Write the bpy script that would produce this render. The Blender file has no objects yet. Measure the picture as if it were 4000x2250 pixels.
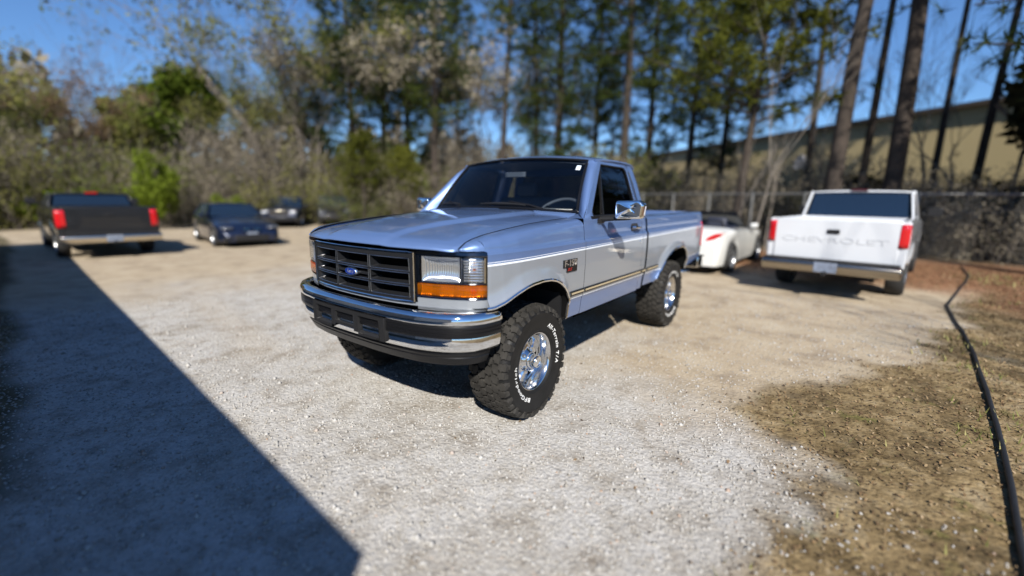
import bpy, bmesh, math, random
import numpy as np
from mathutils import Vector, Matrix

# ------------------------------------------------------------------ camera, sky, sun, exposure
SC = bpy.context.scene
COL = SC.collection
R = math.radians
cam_d = bpy.data.cameras.new('camera'); CAM = bpy.data.objects.new('camera', cam_d); COL.objects.link(CAM)
_r = Vector((-0.60269763, 0.79787041, 0.01258447)); _u = Vector((-0.15210744, -0.13035222, 0.97973039)); _f = Vector((-0.7833383, -0.58856699, -0.199925))
_m = Matrix((( _r.x, _u.x, -_f.x, 2.464025), (_r.y, _u.y, -_f.y, 2.567557), (_r.z, _u.z, -_f.z, 1.546159), (0, 0, 0, 1)))
CAM.matrix_world = _m
cam_d.sensor_width = 36.0; cam_d.lens = 36.0 * 1718.6 / 4000.0
cam_d.clip_start = 0.05; cam_d.clip_end = 2000
cam_d.dof.use_dof = True; cam_d.dof.focus_distance = 3.1; cam_d.dof.aperture_fstop = 0.34; cam_d.dof.aperture_blades = 0
SC.camera = CAM

SUN_TO = Vector((1.0, 0.80, 1.0)).normalized()          # towards the sun: behind the camera, fairly high
SUN_EL = math.asin(SUN_TO.z)
wd = bpy.data.worlds.new('World'); SC.world = wd; wd.use_nodes = True
nt = wd.node_tree; bg = nt.nodes['Background']
sky = nt.nodes.new('ShaderNodeTexSky'); sky.sky_type = 'NISHITA'; sky.sun_disc = False
sky.sun_elevation = SUN_EL; sky.sun_rotation = math.atan2(SUN_TO.x, SUN_TO.y)
sky.air_density = 1.0; sky.dust_density = 0.0; sky.ozone_density = 10.0; sky.altitude = 200
nt.links.new(sky.outputs[0], bg.inputs[0]); bg.inputs[1].default_value = 0.080
sl = bpy.data.lights.new('sun', 'SUN'); sl.energy = 4.6; sl.angle = R(0.53); sl.color = (1.0, 0.945, 0.86)
so = bpy.data.objects.new('sun', sl); COL.objects.link(so); so.rotation_euler = (-SUN_TO).to_track_quat('-Z', 'Y').to_euler()
so.location = (20, 16, 20)
SC.view_settings.view_transform = 'Standard'; SC.view_settings.look = 'None'
SC.view_settings.exposure = 0.74; SC.view_settings.gamma = 1.0
SC.cycles.use_denoising = True
SC.cycles.max_bounces = 8; SC.cycles.transparent_max_bounces = 12; SC.cycles.caustics_reflective = False; SC.cycles.caustics_refractive = False
SC.cycles.sample_clamp_indirect = 6.0
random.seed(5); RNG = np.random.default_rng(5)

# ------------------------------------------------------------------ helpers
class MB:
    """collects geometry; build() links it as ONE mesh object"""
    def __init__(s): s.v = []; s.f = []; s.n = 0
    def add(s, V, F):
        V = [tuple(map(float, p)) for p in V]; b = s.n
        s.v += V; s.n += len(V); s.f += [tuple(i + b for i in f) for f in F]; return s
    def box(s, lo, hi):
        x0, y0, z0 = lo; x1, y1, z1 = hi
        return s.add([(x0,y0,z0),(x1,y0,z0),(x1,y1,z0),(x0,y1,z0),(x0,y0,z1),(x1,y0,z1),(x1,y1,z1),(x0,y1,z1)],
                     [(0,3,2,1),(4,5,6,7),(0,1,5,4),(1,2,6,5),(2,3,7,6),(3,0,4,7)])
    def bar(s, a, b, w, h, up=(0,0,1), w2=None, h2=None):
        a = Vector(a); b = Vector(b); d = (b - a).normalized(); r = d.cross(Vector(up))
        if r.length < 1e-5: r = d.cross(Vector((1,0,0)))
        r.normalize(); u = r.cross(d); w2 = w if w2 is None else w2; h2 = h if h2 is None else h2
        V = [a + r*x*w/2 + u*y*h/2 for x, y in ((-1,-1),(1,-1),(1,1),(-1,1))] + [b + r*x*w2/2 + u*y*h2/2 for x, y in ((-1,-1),(1,-1),(1,1),(-1,1))]
        return s.add(V, [(0,1,2,3),(7,6,5,4),(0,4,5,1),(1,5,6,2),(2,6,7,3),(3,7,4,0)])
    def tube(s, P, rad, n=8, closed=False, cap=True):
        P = [Vector(p) for p in P]; m = len(P)
        rad = [rad]*m if not hasattr(rad, '__len__') else rad
        V = []; F = []; up = None
        for i, p in enumerate(P):
            if closed: t = (P[(i+1) % m] - P[i-1])
            else: t = P[min(i+1, m-1)] - P[max(i-1, 0)]
            t.normalize()
            if up is None:
                up = t.cross(Vector((0,0,1)))
                if up.length < .2: up = t.cross(Vector((1,0,0)))
            up = (up - t * up.dot(t)).normalized(); b = t.cross(up)
            V += [p + (up*math.cos(2*math.pi*k/n) + b*math.sin(2*math.pi*k/n)) * rad[i] for k in range(n)]
        for i in range(m if closed else m-1):
            j = (i+1) % m
            F += [(i*n+k, i*n+(k+1) % n, j*n+(k+1) % n, j*n+k) for k in range(n)]
        if cap and not closed: F += [tuple(range(n-1, -1, -1)), tuple((m-1)*n+k for k in range(n))]
        return s.add(V, F)
    def lathe(s, prof, n=48, c=(0,0,0), side=1, wrap=False):
        """profile of (radius, y) about the y axis through c; side=-1 mirrors"""
        V = []; F = []; m = len(prof)
        for k in range(n):
            a = 2*math.pi*k/n
            V += [(c[0]+r*math.cos(a), c[1]+side*y, c[2]+r*math.sin(a)) for r, y in prof]
        for k in range(n):
            j = (k+1) % n
            for i in range(m if wrap else m-1):
                q = (k*m+i, k*m+(i+1) % m, j*m+(i+1) % m, j*m+i); F.append(q if side > 0 else q[::-1])
        return s.add(V, F)
    def grid(s, G, flip=False, wrap=False):
        """G: array [nu][nv] of points"""
        nu = len(G); nv = len(G[0]); V = [p for row in G for p in row]; F = []
        for i in range(nu if wrap else nu-1):
            for j in range(nv-1):
                k = (i+1) % nu; q = (i*nv+j, k*nv+j, k*nv+j+1, i*nv+j+1); F.append(q[::-1] if flip else q)
        return s.add(V, F)
    def prism(s, poly, ext, o=(0,0,0), ax=None):
        """polygon of 3D points extruded by the vector ext"""
        n = len(poly); P = [Vector(p)+Vector(o) for p in poly]; e = Vector(ext)
        return s.add(P + [p+e for p in P], [tuple(range(n))[::-1], tuple(range(n, 2*n))] + [(i, (i+1) % n, n+(i+1) % n, n+i) for i in range(n)])
    def build(s, name, mat, parent=None, smooth=35, bevel=0, solid=0, seg=2, recalc=False):
        me = bpy.data.meshes.new(name); me.from_pydata(s.v, [], s.f)
        if recalc:
            bm = bmesh.new(); bm.from_mesh(me); bmesh.ops.remove_doubles(bm, verts=bm.verts, dist=1e-5); bmesh.ops.recalc_face_normals(bm, faces=bm.faces); bm.to_mesh(me); bm.free()
        o = obj(name, me, mat, parent, smooth, bevel, solid, seg)
        if hasattr(s, 'nrm') and len(s.nrm) == len(me.vertices): me.normals_split_custom_set_from_vertices([tuple(n) for n in s.nrm])
        return o

def obj(name, me, mat, parent=None, smooth=35, bevel=0, solid=0, seg=2):
    if mat is not None and not me.materials: me.materials.append(mat)
    if smooth and len(me.polygons):
        me.polygons.foreach_set('use_smooth', [True]*len(me.polygons)); me.set_sharp_from_angle(angle=R(smooth))
    o = bpy.data.objects.new(name, me); COL.objects.link(o)
    if parent: o.parent = parent
    if solid:
        m = o.modifiers.new('solid', 'SOLIDIFY'); m.thickness = solid; m.offset = -1
    if bevel:
        m = o.modifiers.new('bevel', 'BEVEL'); m.width = bevel; m.segments = seg; m.limit_method = 'ANGLE'; m.angle_limit = R(40); m.harden_normals = False
    return o
def tri_mesh(name, V, F):
    """fast mesh from numpy arrays of verts (n,3) and equal-sized faces (m,k)"""
    me = bpy.data.meshes.new(name); V = np.asarray(V, np.float32); F = np.asarray(F, np.int32); k = F.shape[1]
    me.vertices.add(len(V)); me.vertices.foreach_set('co', V.ravel())
    me.loops.add(F.size); me.loops.foreach_set('vertex_index', F.ravel())
    me.polygons.add(len(F)); me.polygons.foreach_set('loop_start', np.arange(0, F.size, k, dtype=np.int32))
    me.polygons.foreach_set('loop_total', np.full(len(F), k, np.int32))
    me.update(calc_edges=True); return me
def thing(name, label, cat, loc=(0,0,0), rz=0, group=None):
    o = bpy.data.objects.new(name, None); COL.objects.link(o); o.location = loc; o.rotation_euler = (0,0,rz); o.empty_display_size = .2
    return tag(o, label, cat, group)
def tag(o, label, cat=None, group=None, kind=None):
    if label: o['label'] = label
    if cat: o['category'] = cat
    if group: o['group'] = group
    if kind: o['kind'] = kind
    return o
def hub(name, parent, loc=(0,0,0)):
    o = bpy.data.objects.new(name, None); COL.objects.link(o); o.parent = parent; o.location = loc; o.empty_display_size = .05; return o
def copy_tree(o, parent=None):
    c = o.copy(); COL.objects.link(c)
    if parent: c.parent = parent
    for ch in o.children: copy_tree(ch, c)
    return c
def text_mesh(s, size, depth=.002, bold=0.0, shear=0.0):
    """letters as (verts, faces) lying in xy, centred, plus width"""
    cu = bpy.data.curves.new('t', 'FONT'); cu.body = s; cu.size = size; cu.extrude = depth; cu.align_x = 'CENTER'; cu.align_y = 'CENTER'; cu.resolution_u = 3; cu.offset = bold; cu.shear = shear
    o = bpy.data.objects.new('t', cu); COL.objects.link(o); dg = bpy.context.evaluated_depsgraph_get()
    me = bpy.data.meshes.new_from_object(o.evaluated_get(dg)); V = [v.co.copy() for v in me.vertices]; F = [tuple(p.vertices) for p in me.polygons]
    bpy.data.objects.remove(o); bpy.data.curves.remove(cu); bpy.data.meshes.remove(me)
    w = (max(v.x for v in V) - min(v.x for v in V)) if V else size*.3
    return V, F, w
def ip(x, xs, ys): return float(np.interp(x, xs, ys))
def sst(a, b, x):
    t = min(1, max(0, (x-a)/(b-a))); return t*t*(3-2*t)

# ------------------------------------------------------------------ materials
def mat(name, col, rough=.5, metal=0.0, coat=0.0, spec=.5, bump=0.0, bscale=60, var=0.0, vscale=3.0, coat_rough=.03, emit=None, detail=4):
    m = bpy.data.materials.new(name); m.use_nodes = True; t = m.node_tree; b = t.nodes['Principled BSDF']
    b.inputs['Base Color'].default_value = (*col, 1); b.inputs['Roughness'].default_value = rough; b.inputs['Metallic'].default_value = metal
    b.inputs['Coat Weight'].default_value = coat; b.inputs['Coat Roughness'].default_value = coat_rough; b.inputs['Specular IOR Level'].default_value = spec
    tc = t.nodes.new('ShaderNodeTexCoord')
    if var:
        n = t.nodes.new('ShaderNodeTexNoise'); n.inputs['Scale'].default_value = vscale; n.inputs['Detail'].default_value = detail; t.links.new(tc.outputs['Object'], n.inputs['Vector'])
        r = t.nodes.new('ShaderNodeMapRange'); r.inputs[1].default_value = .3; r.inputs[2].default_value = .7; r.inputs[3].default_value = 1-var; r.inputs[4].default_value = 1+var
        t.links.new(n.outputs['Fac'], r.inputs[0])
        h = t.nodes.new('ShaderNodeHueSaturation'); h.inputs['Color'].default_value = (*col, 1); t.links.new(r.outputs[0], h.inputs['Value']); t.links.new(h.outputs[0], b.inputs['Base Color'])
    if bump:
        n = t.nodes.new('ShaderNodeTexNoise'); n.inputs['Scale'].default_value = bscale; n.inputs['Detail'].default_value = detail; t.links.new(tc.outputs['Object'], n.inputs['Vector'])
        k = t.nodes.new('ShaderNodeBump'); k.inputs['Strength'].default_value = bump; k.inputs['Distance'].default_value = .01
        t.links.new(n.outputs['Fac'], k.inputs['Height']); t.links.new(k.outputs[0], b.inputs['Normal'])
    return m
def glass(name, tint, gloss=1.0, ior=1.5, rough=0.0, bump=None, base=0.0, basecol=(.02,.02,.02)):
    """thin pane: fresnel mix of a tinted transparent film and a mirror reflection"""
    m = bpy.data.materials.new(name); m.use_nodes = True; t = m.node_tree; t.nodes.remove(t.nodes['Principled BSDF']); out = t.nodes['Material Output']
    tr = t.nodes.new('ShaderNodeBsdfTransparent'); tr.inputs[0].default_value = (*tint, 1)
    gl = t.nodes.new('ShaderNodeBsdfGlossy'); gl.inputs[0].default_value = (gloss, gloss, gloss, 1); gl.inputs['Roughness'].default_value = rough
    fr = t.nodes.new('ShaderNodeFresnel'); ge = t.nodes.new('ShaderNodeNewGeometry'); mr = t.nodes.new('ShaderNodeMapRange')      # a thin pane reflects alike from both sides
    mr.inputs[3].default_value = ior; mr.inputs[4].default_value = 1/ior; t.links.new(ge.outputs['Backfacing'], mr.inputs[0]); t.links.new(mr.outputs[0], fr.inputs[0])
    mx = t.nodes.new('ShaderNodeMixShader'); t.links.new(fr.outputs[0], mx.inputs[0]); src = tr
    if base:
        df = t.nodes.new('ShaderNodeBsdfDiffuse'); df.inputs[0].default_value = (*basecol, 1)
        m2 = t.nodes.new('ShaderNodeMixShader'); m2.inputs[0].default_value = base; t.links.new(tr.outputs[0], m2.inputs[1]); t.links.new(df.outputs[0], m2.inputs[2]); src = m2
    t.links.new(src.outputs[0], mx.inputs[1]); t.links.new(gl.outputs[0], mx.inputs[2]); t.links.new(mx.outputs[0], out.inputs[0])
    if bump:
        ax, sc, st = bump; tc = t.nodes.new('ShaderNodeTexCoord'); w = t.nodes.new('ShaderNodeTexWave'); w.wave_type = 'BANDS'; w.bands_direction = ax; w.inputs['Scale'].default_value = sc
        t.links.new(tc.outputs['Object'], w.inputs['Vector']); k = t.nodes.new('ShaderNodeBump'); k.inputs['Strength'].default_value = st; k.inputs['Distance'].default_value = .004
        t.links.new(w.outputs['Fac'], k.inputs['Height']); t.links.new(k.outputs[0], gl.inputs['Normal']); t.links.new(k.outputs[0], fr.inputs['Normal'])
    return m
def paint(name, col, metal=.35, rough=.38, coat=1.0):
    return mat(name, col, rough, metal, coat, var=.02, vscale=1.5, coat_rough=.02)

def two_tone():
    """blue over silver over blue, with double white pinstripes; all by height on the truck"""
    m = bpy.data.materials.new('two_tone_paint'); m.use_nodes = True; t = m.node_tree; b = t.nodes['Principled BSDF']; L = t.links.new
    tc = t.nodes.new('ShaderNodeTexCoord'); sp = t.nodes.new('ShaderNodeSeparateXYZ'); L(tc.outputs['Object'], sp.inputs[0])
    def M(op, a, c=None):
        n = t.nodes.new('ShaderNodeMath'); n.operation = op
        for i, v in enumerate((a, c)):
            if v is None: continue
            if isinstance(v, (int, float)): n.inputs[i].default_value = v
            else: L(v, n.inputs[i])
        return n.outputs[0]
    x, z = sp.outputs[0], sp.outputs[2]
    zu = M('ADD', z, M('MULTIPLY', x, .0085))                       # height relative to the upper stripe
    zl = M('ADD', z, M('MULTIPLY', M('MINIMUM', M('ADD', x, 2.1), 0.0), .02))
    def band(v, lo, hi): return M('MULTIPLY', M('GREATER_THAN', v, lo), M('LESS_THAN', v, hi))
    up = M('GREATER_THAN', zu, 1.168); lo = M('LESS_THAN', zl, .797)
    blue = M('MAXIMUM', up, lo)
    white = M('MAXIMUM', M('MAXIMUM', band(zu, 1.157, 1.168), band(zu, 1.176, 1.1795)), band(zl, .797, .803))
    def mix(f, a, c):
        n = t.nodes.new('ShaderNodeMix'); n.data_type = 'RGBA'; L(f, n.inputs[0])
        for i, v in ((6, a), (7, c)):
            if isinstance(v, tuple): n.inputs[i].default_value = (*v, 1)
            else: L(v, n.inputs[i])
        return n.outputs[2]
    c = mix(blue, (.325, .352, .388), (.125, .205, .41)); c = mix(white, c, (.80, .85, .92)); L(c, b.inputs['Base Color'])
    mt = M('MULTIPLY', M('SUBTRACT', 1.0, white), .40); L(mt, b.inputs['Metallic'])
    b.inputs['Roughness'].default_value = .40; b.inputs['Coat Weight'].default_value = 1.0; b.inputs['Coat Roughness'].default_value = .015; b.inputs['Coat IOR'].default_value = 1.5
    n = t.nodes.new('ShaderNodeTexNoise'); n.inputs['Scale'].default_value = 900; L(tc.outputs['Object'], n.inputs['Vector'])
    n2 = t.nodes.new('ShaderNodeTexNoise'); n2.inputs['Scale'].default_value = 2.2; n2.inputs['Detail'].default_value = 1; L(tc.outputs['Object'], n2.inputs['Vector'])
    k = t.nodes.new('ShaderNodeBump'); k.inputs['Strength'].default_value = .12; k.inputs['Distance'].default_value = .002; L(n.outputs['Fac'], k.inputs['Height']); L(k.outputs[0], b.inputs['Normal'])
    k2 = t.nodes.new('ShaderNodeBump'); k2.inputs['Strength'].default_value = .25; k2.inputs['Distance'].default_value = .006; L(n2.outputs['Fac'], k2.inputs['Height']); L(k2.outputs[0], b.inputs['Coat Normal'])
    return m

M_PAINT = two_tone()
M_CHROME = mat('chrome', (.86, .87, .88), .05, 1.0, bump=.015, bscale=3, detail=1)
M_RIM = mat('rim_chrome', (.74, .74, .74), .13, 1.0)
M_SMOKE = mat('dark_chrome', (.10, .105, .115), .10, 1.0)
M_GRILLE = mat('grille_plastic', (.020, .021, .024), .20, .25, spec=.7, bump=.02, bscale=40)
M_BLACK = mat('black_plastic', (.016, .016, .017), .5, 0, spec=.25, bump=.03, bscale=200)
M_SATIN = mat('satin_black', (.007, .007, .008), .34, 0, spec=.32)
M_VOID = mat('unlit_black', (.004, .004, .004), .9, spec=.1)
M_RUBBER = mat('tyre_rubber', (.010, .0098, .0098), .55, 0, spec=.28, bump=.08, bscale=90, var=.25, vscale=9)
M_TREAD = mat('tread_rubber', (.030, .028, .025), .8, 0, spec=.25, bump=.1, bscale=70, var=.35, vscale=14)
M_LETTER = mat('white_rubber', (.78, .78, .76), .6)
M_UNDER = mat('underbody', (.018, .017, .016), .75, var=.4, vscale=6)
M_GLASS = glass('windshield_glass', (.46, .51, .56), .95, 1.5)
M_SIDEGLASS = glass('tinted_side_glass', (.06, .06, .065), .95, 1.55)
M_LENS = glass('clear_lens', (.94, .95, .96), .95, 1.5, .02, bump=('Y', 26, .5))
M_LENSH = glass('clear_ribbed_lens', (.94, .95, .96), .95, 1.5, .02, bump=('Z', 20, .7))
M_AMBER = glass('amber_lens', (1.0, .42, .02), .9, 1.5, .03, bump=('Y', 22, .4), base=.16, basecol=(.80,.22,.004))
M_REFL = mat('lamp_reflector', (.72, .735, .755), .16, .84, bump=.12, bscale=20)
M_RED = mat('red_lens', (.50, .008, .012), .12, 0, coat=1)
M_TAN = mat('tan_stripe', (.42, .34, .21), .5)
M_GREYPL = mat('grey_plastic', (.22, .225, .235), .6)
M_SEAT = mat('grey_cloth', (.20, .205, .215), .9, bump=.2, bscale=150)
M_DASHPAD = mat('pale_dash_card', (.62, .60, .53), .7)
M_BLUEBADGE = mat('blue_enamel', (.008, .03, .22), .2, coat=1)
M_REDBADGE = mat('red_enamel', (.28, .02, .015), .4)
M_SILVERTX = mat('silver_letters', (.72, .72, .72), .25, .9)
# ------------------------------------------------------------------ the lot: ground sheet with gravel, packed dirt, dead grass and pine straw
def vnoise(x, y, sc, seed=0):
    """cheap smooth value noise, numpy"""
    x = np.asarray(x)*sc; y = np.asarray(y)*sc; xi = np.floor(x).astype(np.int64); yi = np.floor(y).astype(np.int64); fx = x-xi; fy = y-yi
    fx = fx*fx*(3-2*fx); fy = fy*fy*(3-2*fy)
    def h(a, b): n = (a*374761393 + b*668265263 + seed*1442695041) & 0x7fffffff; n = (n ^ (n >> 13))*1274126177 & 0x7fffffff; return ((n ^ (n >> 16)) & 0xffff)/65535.0
    return (h(xi,yi)*(1-fx)+h(xi+1,yi)*fx)*(1-fy)+(h(xi,yi+1)*(1-fx)+h(xi+1,yi+1)*fx)*fy
def fbm(x, y, sc, seed=0, o=4): return sum(vnoise(x, y, sc*2**k, seed+k)*.5**k for k in range(o))/sum(.5**k for k in range(o))
def SS(a, b, x): t = np.clip((x-a)/(b-a), 0, 1); return t*t*(3-2*t)
CX, CY = 2.464, 2.568
def at(az, d): return (CX+d*math.cos(R(az)), CY+d*math.sin(R(az)))
def zones(x, y):
    """weights: grass patch on the right, tan packed dirt, red-brown straw and forest floor, from the layout of the lot"""
    n = fbm(x, y, .9, 3)-.5; n2 = fbm(x, y, 3.5, 9)-.5
    edge = np.interp(x, [-9,-5,-3.5,-2.4,-1.5,-1.0,-.77,-.46,.25,.7,3], [4.6,3.7,3.2,2.75,2.25,1.95,2.2,2.36,2.30,2.31,2.5])
    grass = SS(-.16, .26, y-edge+n*.7+n2*.6) * SS(-13, -9.0, x+n*3)
    d = np.hypot(x-CX, y-CY)
    tan = np.maximum(SS(-.3, -1.5, x+n*1.2+n2*.5)*SS(.1, 1.3, y+n*1.2), SS(-1.3,-3.2,x+n*1.8)*SS(-4.5,-.5,y)); tan = np.maximum(tan, SS(-4.0,-8.5,y+n*2.5))
    for cy_ in (.8, -.8): tan = np.maximum(tan, .42*SS(.34,.10,np.abs(y-cy_-.02*x*x*SS(0,-8,x)*.6+n*.25))*SS(-.6,-1.6,x)*SS(-14,-10,x))
    tan = np.maximum(tan, .30*SS(.30,.08,np.abs(x-.15*y-.9+n*.3))*SS(-1.2,-2.2,y)); tan = np.maximum(tan, .30*SS(.30,.08,np.abs(x-.15*y+.75+n*.3))*SS(-1.6,-2.6,y))
    straw = SS(-7.2,-9.2, x + n*3 - .55*np.maximum(0, y-3.0)*0 - .35*np.maximum(0,3.2-y)*-1*0)*SS(-3.5,1.0,y+n*3)
    straw = np.maximum(straw, SS(4.2,5.4,y+n*2)*SS(-3,-7,x))
    wood = np.maximum(SS(28.5,33,d+n*5)*SS(5,0,x), SS(-12.5,-15,x+n*2)*SS(-14,-9,y))
    bed = np.interp(y, [-20,-14,-10,-6,-4,-2.4,-1,0], [.75,1.25,1.62,1.95,2.08,2.22,2.42,2.6]); wood = np.maximum(wood, SS(-.10,.12,x-bed+n*.5)*SS(1.5,0,y))
    return grass, np.clip(tan,0,1), np.clip(straw,0,1), np.clip(wood,0,1)
def lines(a, b, st, far, grow):
    c = list(np.arange(a, b+1e-6, st)); s_ = st
    while c[-1] < far: s_ *= grow; c.append(c[-1]+s_)
    s_ = st
    while c[0] > -far: s_ *= grow; c.insert(0, c[0]-s_)
    return np.array(c)
gx = lines(-6, 3.2, .06, 320, 1.10); gy = lines(-5, 5, .06, 320, 1.10)
GX, GY = np.meshgrid(gx, gy, indexing='ij')
def ground_z(x, y):
    d = np.hypot(x-CX, y-CY); h = (fbm(x, y, 1.6, 21, 4)-.5)*.018 + (fbm(x, y, .25, 5, 2)-.5)*.03*SS(6,14,d)
    h = h*np.minimum(1, .25+np.minimum(np.hypot(x, y-.8), np.hypot(x+2.97, y-.8))/1.2)
    h = h - .10*SS(-8,-18,y) + .9*SS(30,60,d)
    g, t, s_, w_ = zones(x, y); return h + .035*g*(fbm(x, y, 2.6, 31, 3)-.3) + .05*s_
GZ = ground_z(GX, GY); nx, ny = GX.shape
idx = np.arange(nx*ny).reshape(nx, ny); F = np.stack([idx[:-1,:-1], idx[1:,:-1], idx[1:,1:], idx[:-1,1:]], -1).reshape(-1,4)
me = tri_mesh('ground', np.stack([GX,GY,GZ], -1).reshape(-1,3), F)
Z4 = np.stack(zones(GX, GY), -1).reshape(-1,4)
a = me.attributes.new('zone', 'FLOAT_COLOR', 'POINT'); a.data.foreach_set('color', Z4.astype(np.float32).ravel())
def ground_mat():
    m = bpy.data.materials.new('lot_ground'); m.use_nodes = True; t = m.node_tree; b = t.nodes['Principled BSDF']; L = t.links.new
    at_ = t.nodes.new('ShaderNodeAttribute'); at_.attribute_name = 'zone'; sp = t.nodes.new('ShaderNodeSeparateColor'); L(at_.outputs['Color'], sp.inputs[0])
    tc = t.nodes.new('ShaderNodeTexCoord')
    def N(sc, det=4, rough=.6):
        n = t.nodes.new('ShaderNodeTexNoise'); n.inputs['Scale'].default_value = sc; n.inputs['Detail'].default_value = det; n.inputs['Roughness'].default_value = rough; L(tc.outputs['Object'], n.inputs['Vector']); return n.outputs['Fac']
    def V(sc):
        n = t.nodes.new('ShaderNodeTexVoronoi'); n.inputs['Scale'].default_value = sc; L(tc.outputs['Object'], n.inputs['Vector']); return n
    def ramp(f, stops):
        n = t.nodes.new('ShaderNodeValToRGB'); L(f, n.inputs[0]); e = n.color_ramp.elements
        while len(e) < len(stops): e.new(.5)
        for q, (p, c) in zip(e, stops): q.position = p; q.color = (*c, 1)
        return n.outputs[0]
    def mix(f, a, c, mode='MIX'):
        n = t.nodes.new('ShaderNodeMix'); n.data_type = 'RGBA'; n.blend_type = mode
        if isinstance(f, float): n.inputs[0].default_value = f
        else: L(f, n.inputs[0])
        L(a, n.inputs[6]); L(c, n.inputs[7]); return n.outputs[2]
    v1 = V(42); v2 = V(95)
    stone = ramp(v1.outputs['Color'], [(0,(.30,.288,.268)),(.35,(.40,.39,.372)),(.7,(.46,.452,.435)),(1,(.54,.532,.515))])
    fine = ramp(v2.outputs['Color'], [(0,(.28,.262,.238)),(.5,(.385,.372,.35)),(1,(.49,.48,.46))])
    big = ramp(N(.9,5), [(.3,(.74,.70,.64)),(.5,(1,1,1)),(.75,(1.0,.97,.92))]); med = ramp(N(4.5,5,.65), [(.30,(.62,.57,.51)),(.44,(.92,.90,.87)),(.55,(1.05,1.05,1.05))])
    grav = mix(1.0, mix(1.0, mix(.55, stone, fine), big, 'MULTIPLY'), med, 'MULTIPLY')
    tan = mix(.22, ramp(N(2.2,6), [(.3,(.19,.132,.070)),(.48,(.365,.28,.17)),(.75,(.46,.38,.26))]), stone)
    grass = mix(.5, ramp(N(9,6,.75), [(.25,(.035,.025,.014)),(.42,(.10,.070,.032)),(.55,(.23,.168,.085)),(.66,(.34,.27,.165)),(.8,(.45,.41,.33))]), ramp(N(1.7,6,.7), [(.36,(.040,.030,.017)),(.47,(.12,.083,.038)),(.55,(.28,.205,.105)),(.68,(.40,.34,.235))]))
    green = ramp(N(3,3), [(.60,(0,0,0)),(.76,(.8,.8,.8))]); grass = mix(green, grass, ramp(N(40,3), [(.3,(.06,.07,.015)),(.7,(.16,.16,.04))]))
    straw = ramp(N(7,6,.7), [(.25,(.07,.036,.02)),(.5,(.21,.105,.055)),(.75,(.34,.19,.105))])
    wood = ramp(N(3,6,.7), [(.25,(.03,.025,.014)),(.5,(.10,.085,.05)),(.75,(.20,.16,.09))])
    c = mix(sp.outputs[1], grav, tan); c = mix(sp.outputs[0], c, grass); c = mix(sp.outputs[2], c, straw); c = mix(at_.outputs['Alpha'], c, wood)
    L(c, b.inputs['Base Color']); b.inputs['Roughness'].default_value = .95; b.inputs['Specular IOR Level'].default_value = .2
    k = t.nodes.new('ShaderNodeBump'); k.inputs['Strength'].default_value = .55; k.inputs['Distance'].default_value = .010; L(v1.outputs['Distance'], k.inputs['Height']); k.invert = True
    k2 = t.nodes.new('ShaderNodeBump'); k2.inputs['Strength'].default_value = .5; k2.inputs['Distance'].default_value = .02; L(N(22,5), k2.inputs['Height']); L(k.outputs[0], k2.inputs['Normal']); L(k2.outputs[0], b.inputs['Normal'])
    return m
gr = obj('ground', me, ground_mat(), None, 60); tag(gr, None, kind='structure')
def island_mat(name, stops, rough=.9):
    m = bpy.data.materials.new(name); m.use_nodes = True; t = m.node_tree; b = t.nodes['Principled BSDF']; g = t.nodes.new('ShaderNodeNewGeometry'); n = t.nodes.new('ShaderNodeValToRGB')
    e = n.color_ramp.elements
    while len(e) < len(stops): e.new(.5)
    for q, (p, c) in zip(e, stops): q.position = p; q.color = (*c, 1)
    t.links.new(g.outputs['Random Per Island'], n.inputs[0]); t.links.new(n.outputs[0], b.inputs['Base Color']); b.inputs['Roughness'].default_value = rough; b.inputs['Specular IOR Level'].default_value = .25
    return m
# loose stones: squashed octahedra, denser near the camera
def scatter(n, dmin, dmax, az0=162, az1=272, power=1.0):
    d = dmin+(dmax-dmin)*RNG.random(n)**power; az = np.radians(RNG.uniform(az0, az1, n)); return CX+d*np.cos(az), CY+d*np.sin(az), d
x, y, d = scatter(46000, 1.0, 8.5, power=.8); g_, t_, s_, w_ = zones(x, y); keep = RNG.random(len(x)) > g_*.80+t_*.55; x, y, d = x[keep], y[keep], d[keep]; n = len(x)
O8 = np.array([(1,0,0),(-1,0,0),(0,1,0),(0,-1,0),(0,0,1),(0,0,-1)], float); F8 = np.array([(0,2,4),(2,1,4),(1,3,4),(3,0,4),(2,0,5),(1,2,5),(3,1,5),(0,3,5)])
sz = RNG.uniform(.0045,.0105,n)*(1+ (RNG.random(n) > .95)*.9); ang = RNG.uniform(0,6.28,n)
V = O8[None]*RNG.uniform(.65,1.35,(n,6,3))*sz[:,None,None]; V[...,2] *= .75
ca, sa = np.cos(ang)[:,None], np.sin(ang)[:,None]; X = V[...,0]*ca-V[...,1]*sa; Yy = V[...,0]*sa+V[...,1]*ca
P = np.stack([X+x[:,None], Yy+y[:,None], V[...,2]+(ground_z(x,y)+sz*.25)[:,None]], -1).reshape(-1,3)
me = tri_mesh('gravel', P, (F8[None]+6*np.arange(n)[:,None,None]).reshape(-1,3))
o = obj('gravel', me, island_mat('loose_stone', [(0,(.26,.24,.21)),(.3,(.34,.328,.305)),(.7,(.40,.39,.372)),(.95,(.46,.45,.43)),(1,(.34,.24,.18))]), None, 0); tag(o, 'loose pale grey gravel scattered over the whole lot', kind='stuff')
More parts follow.
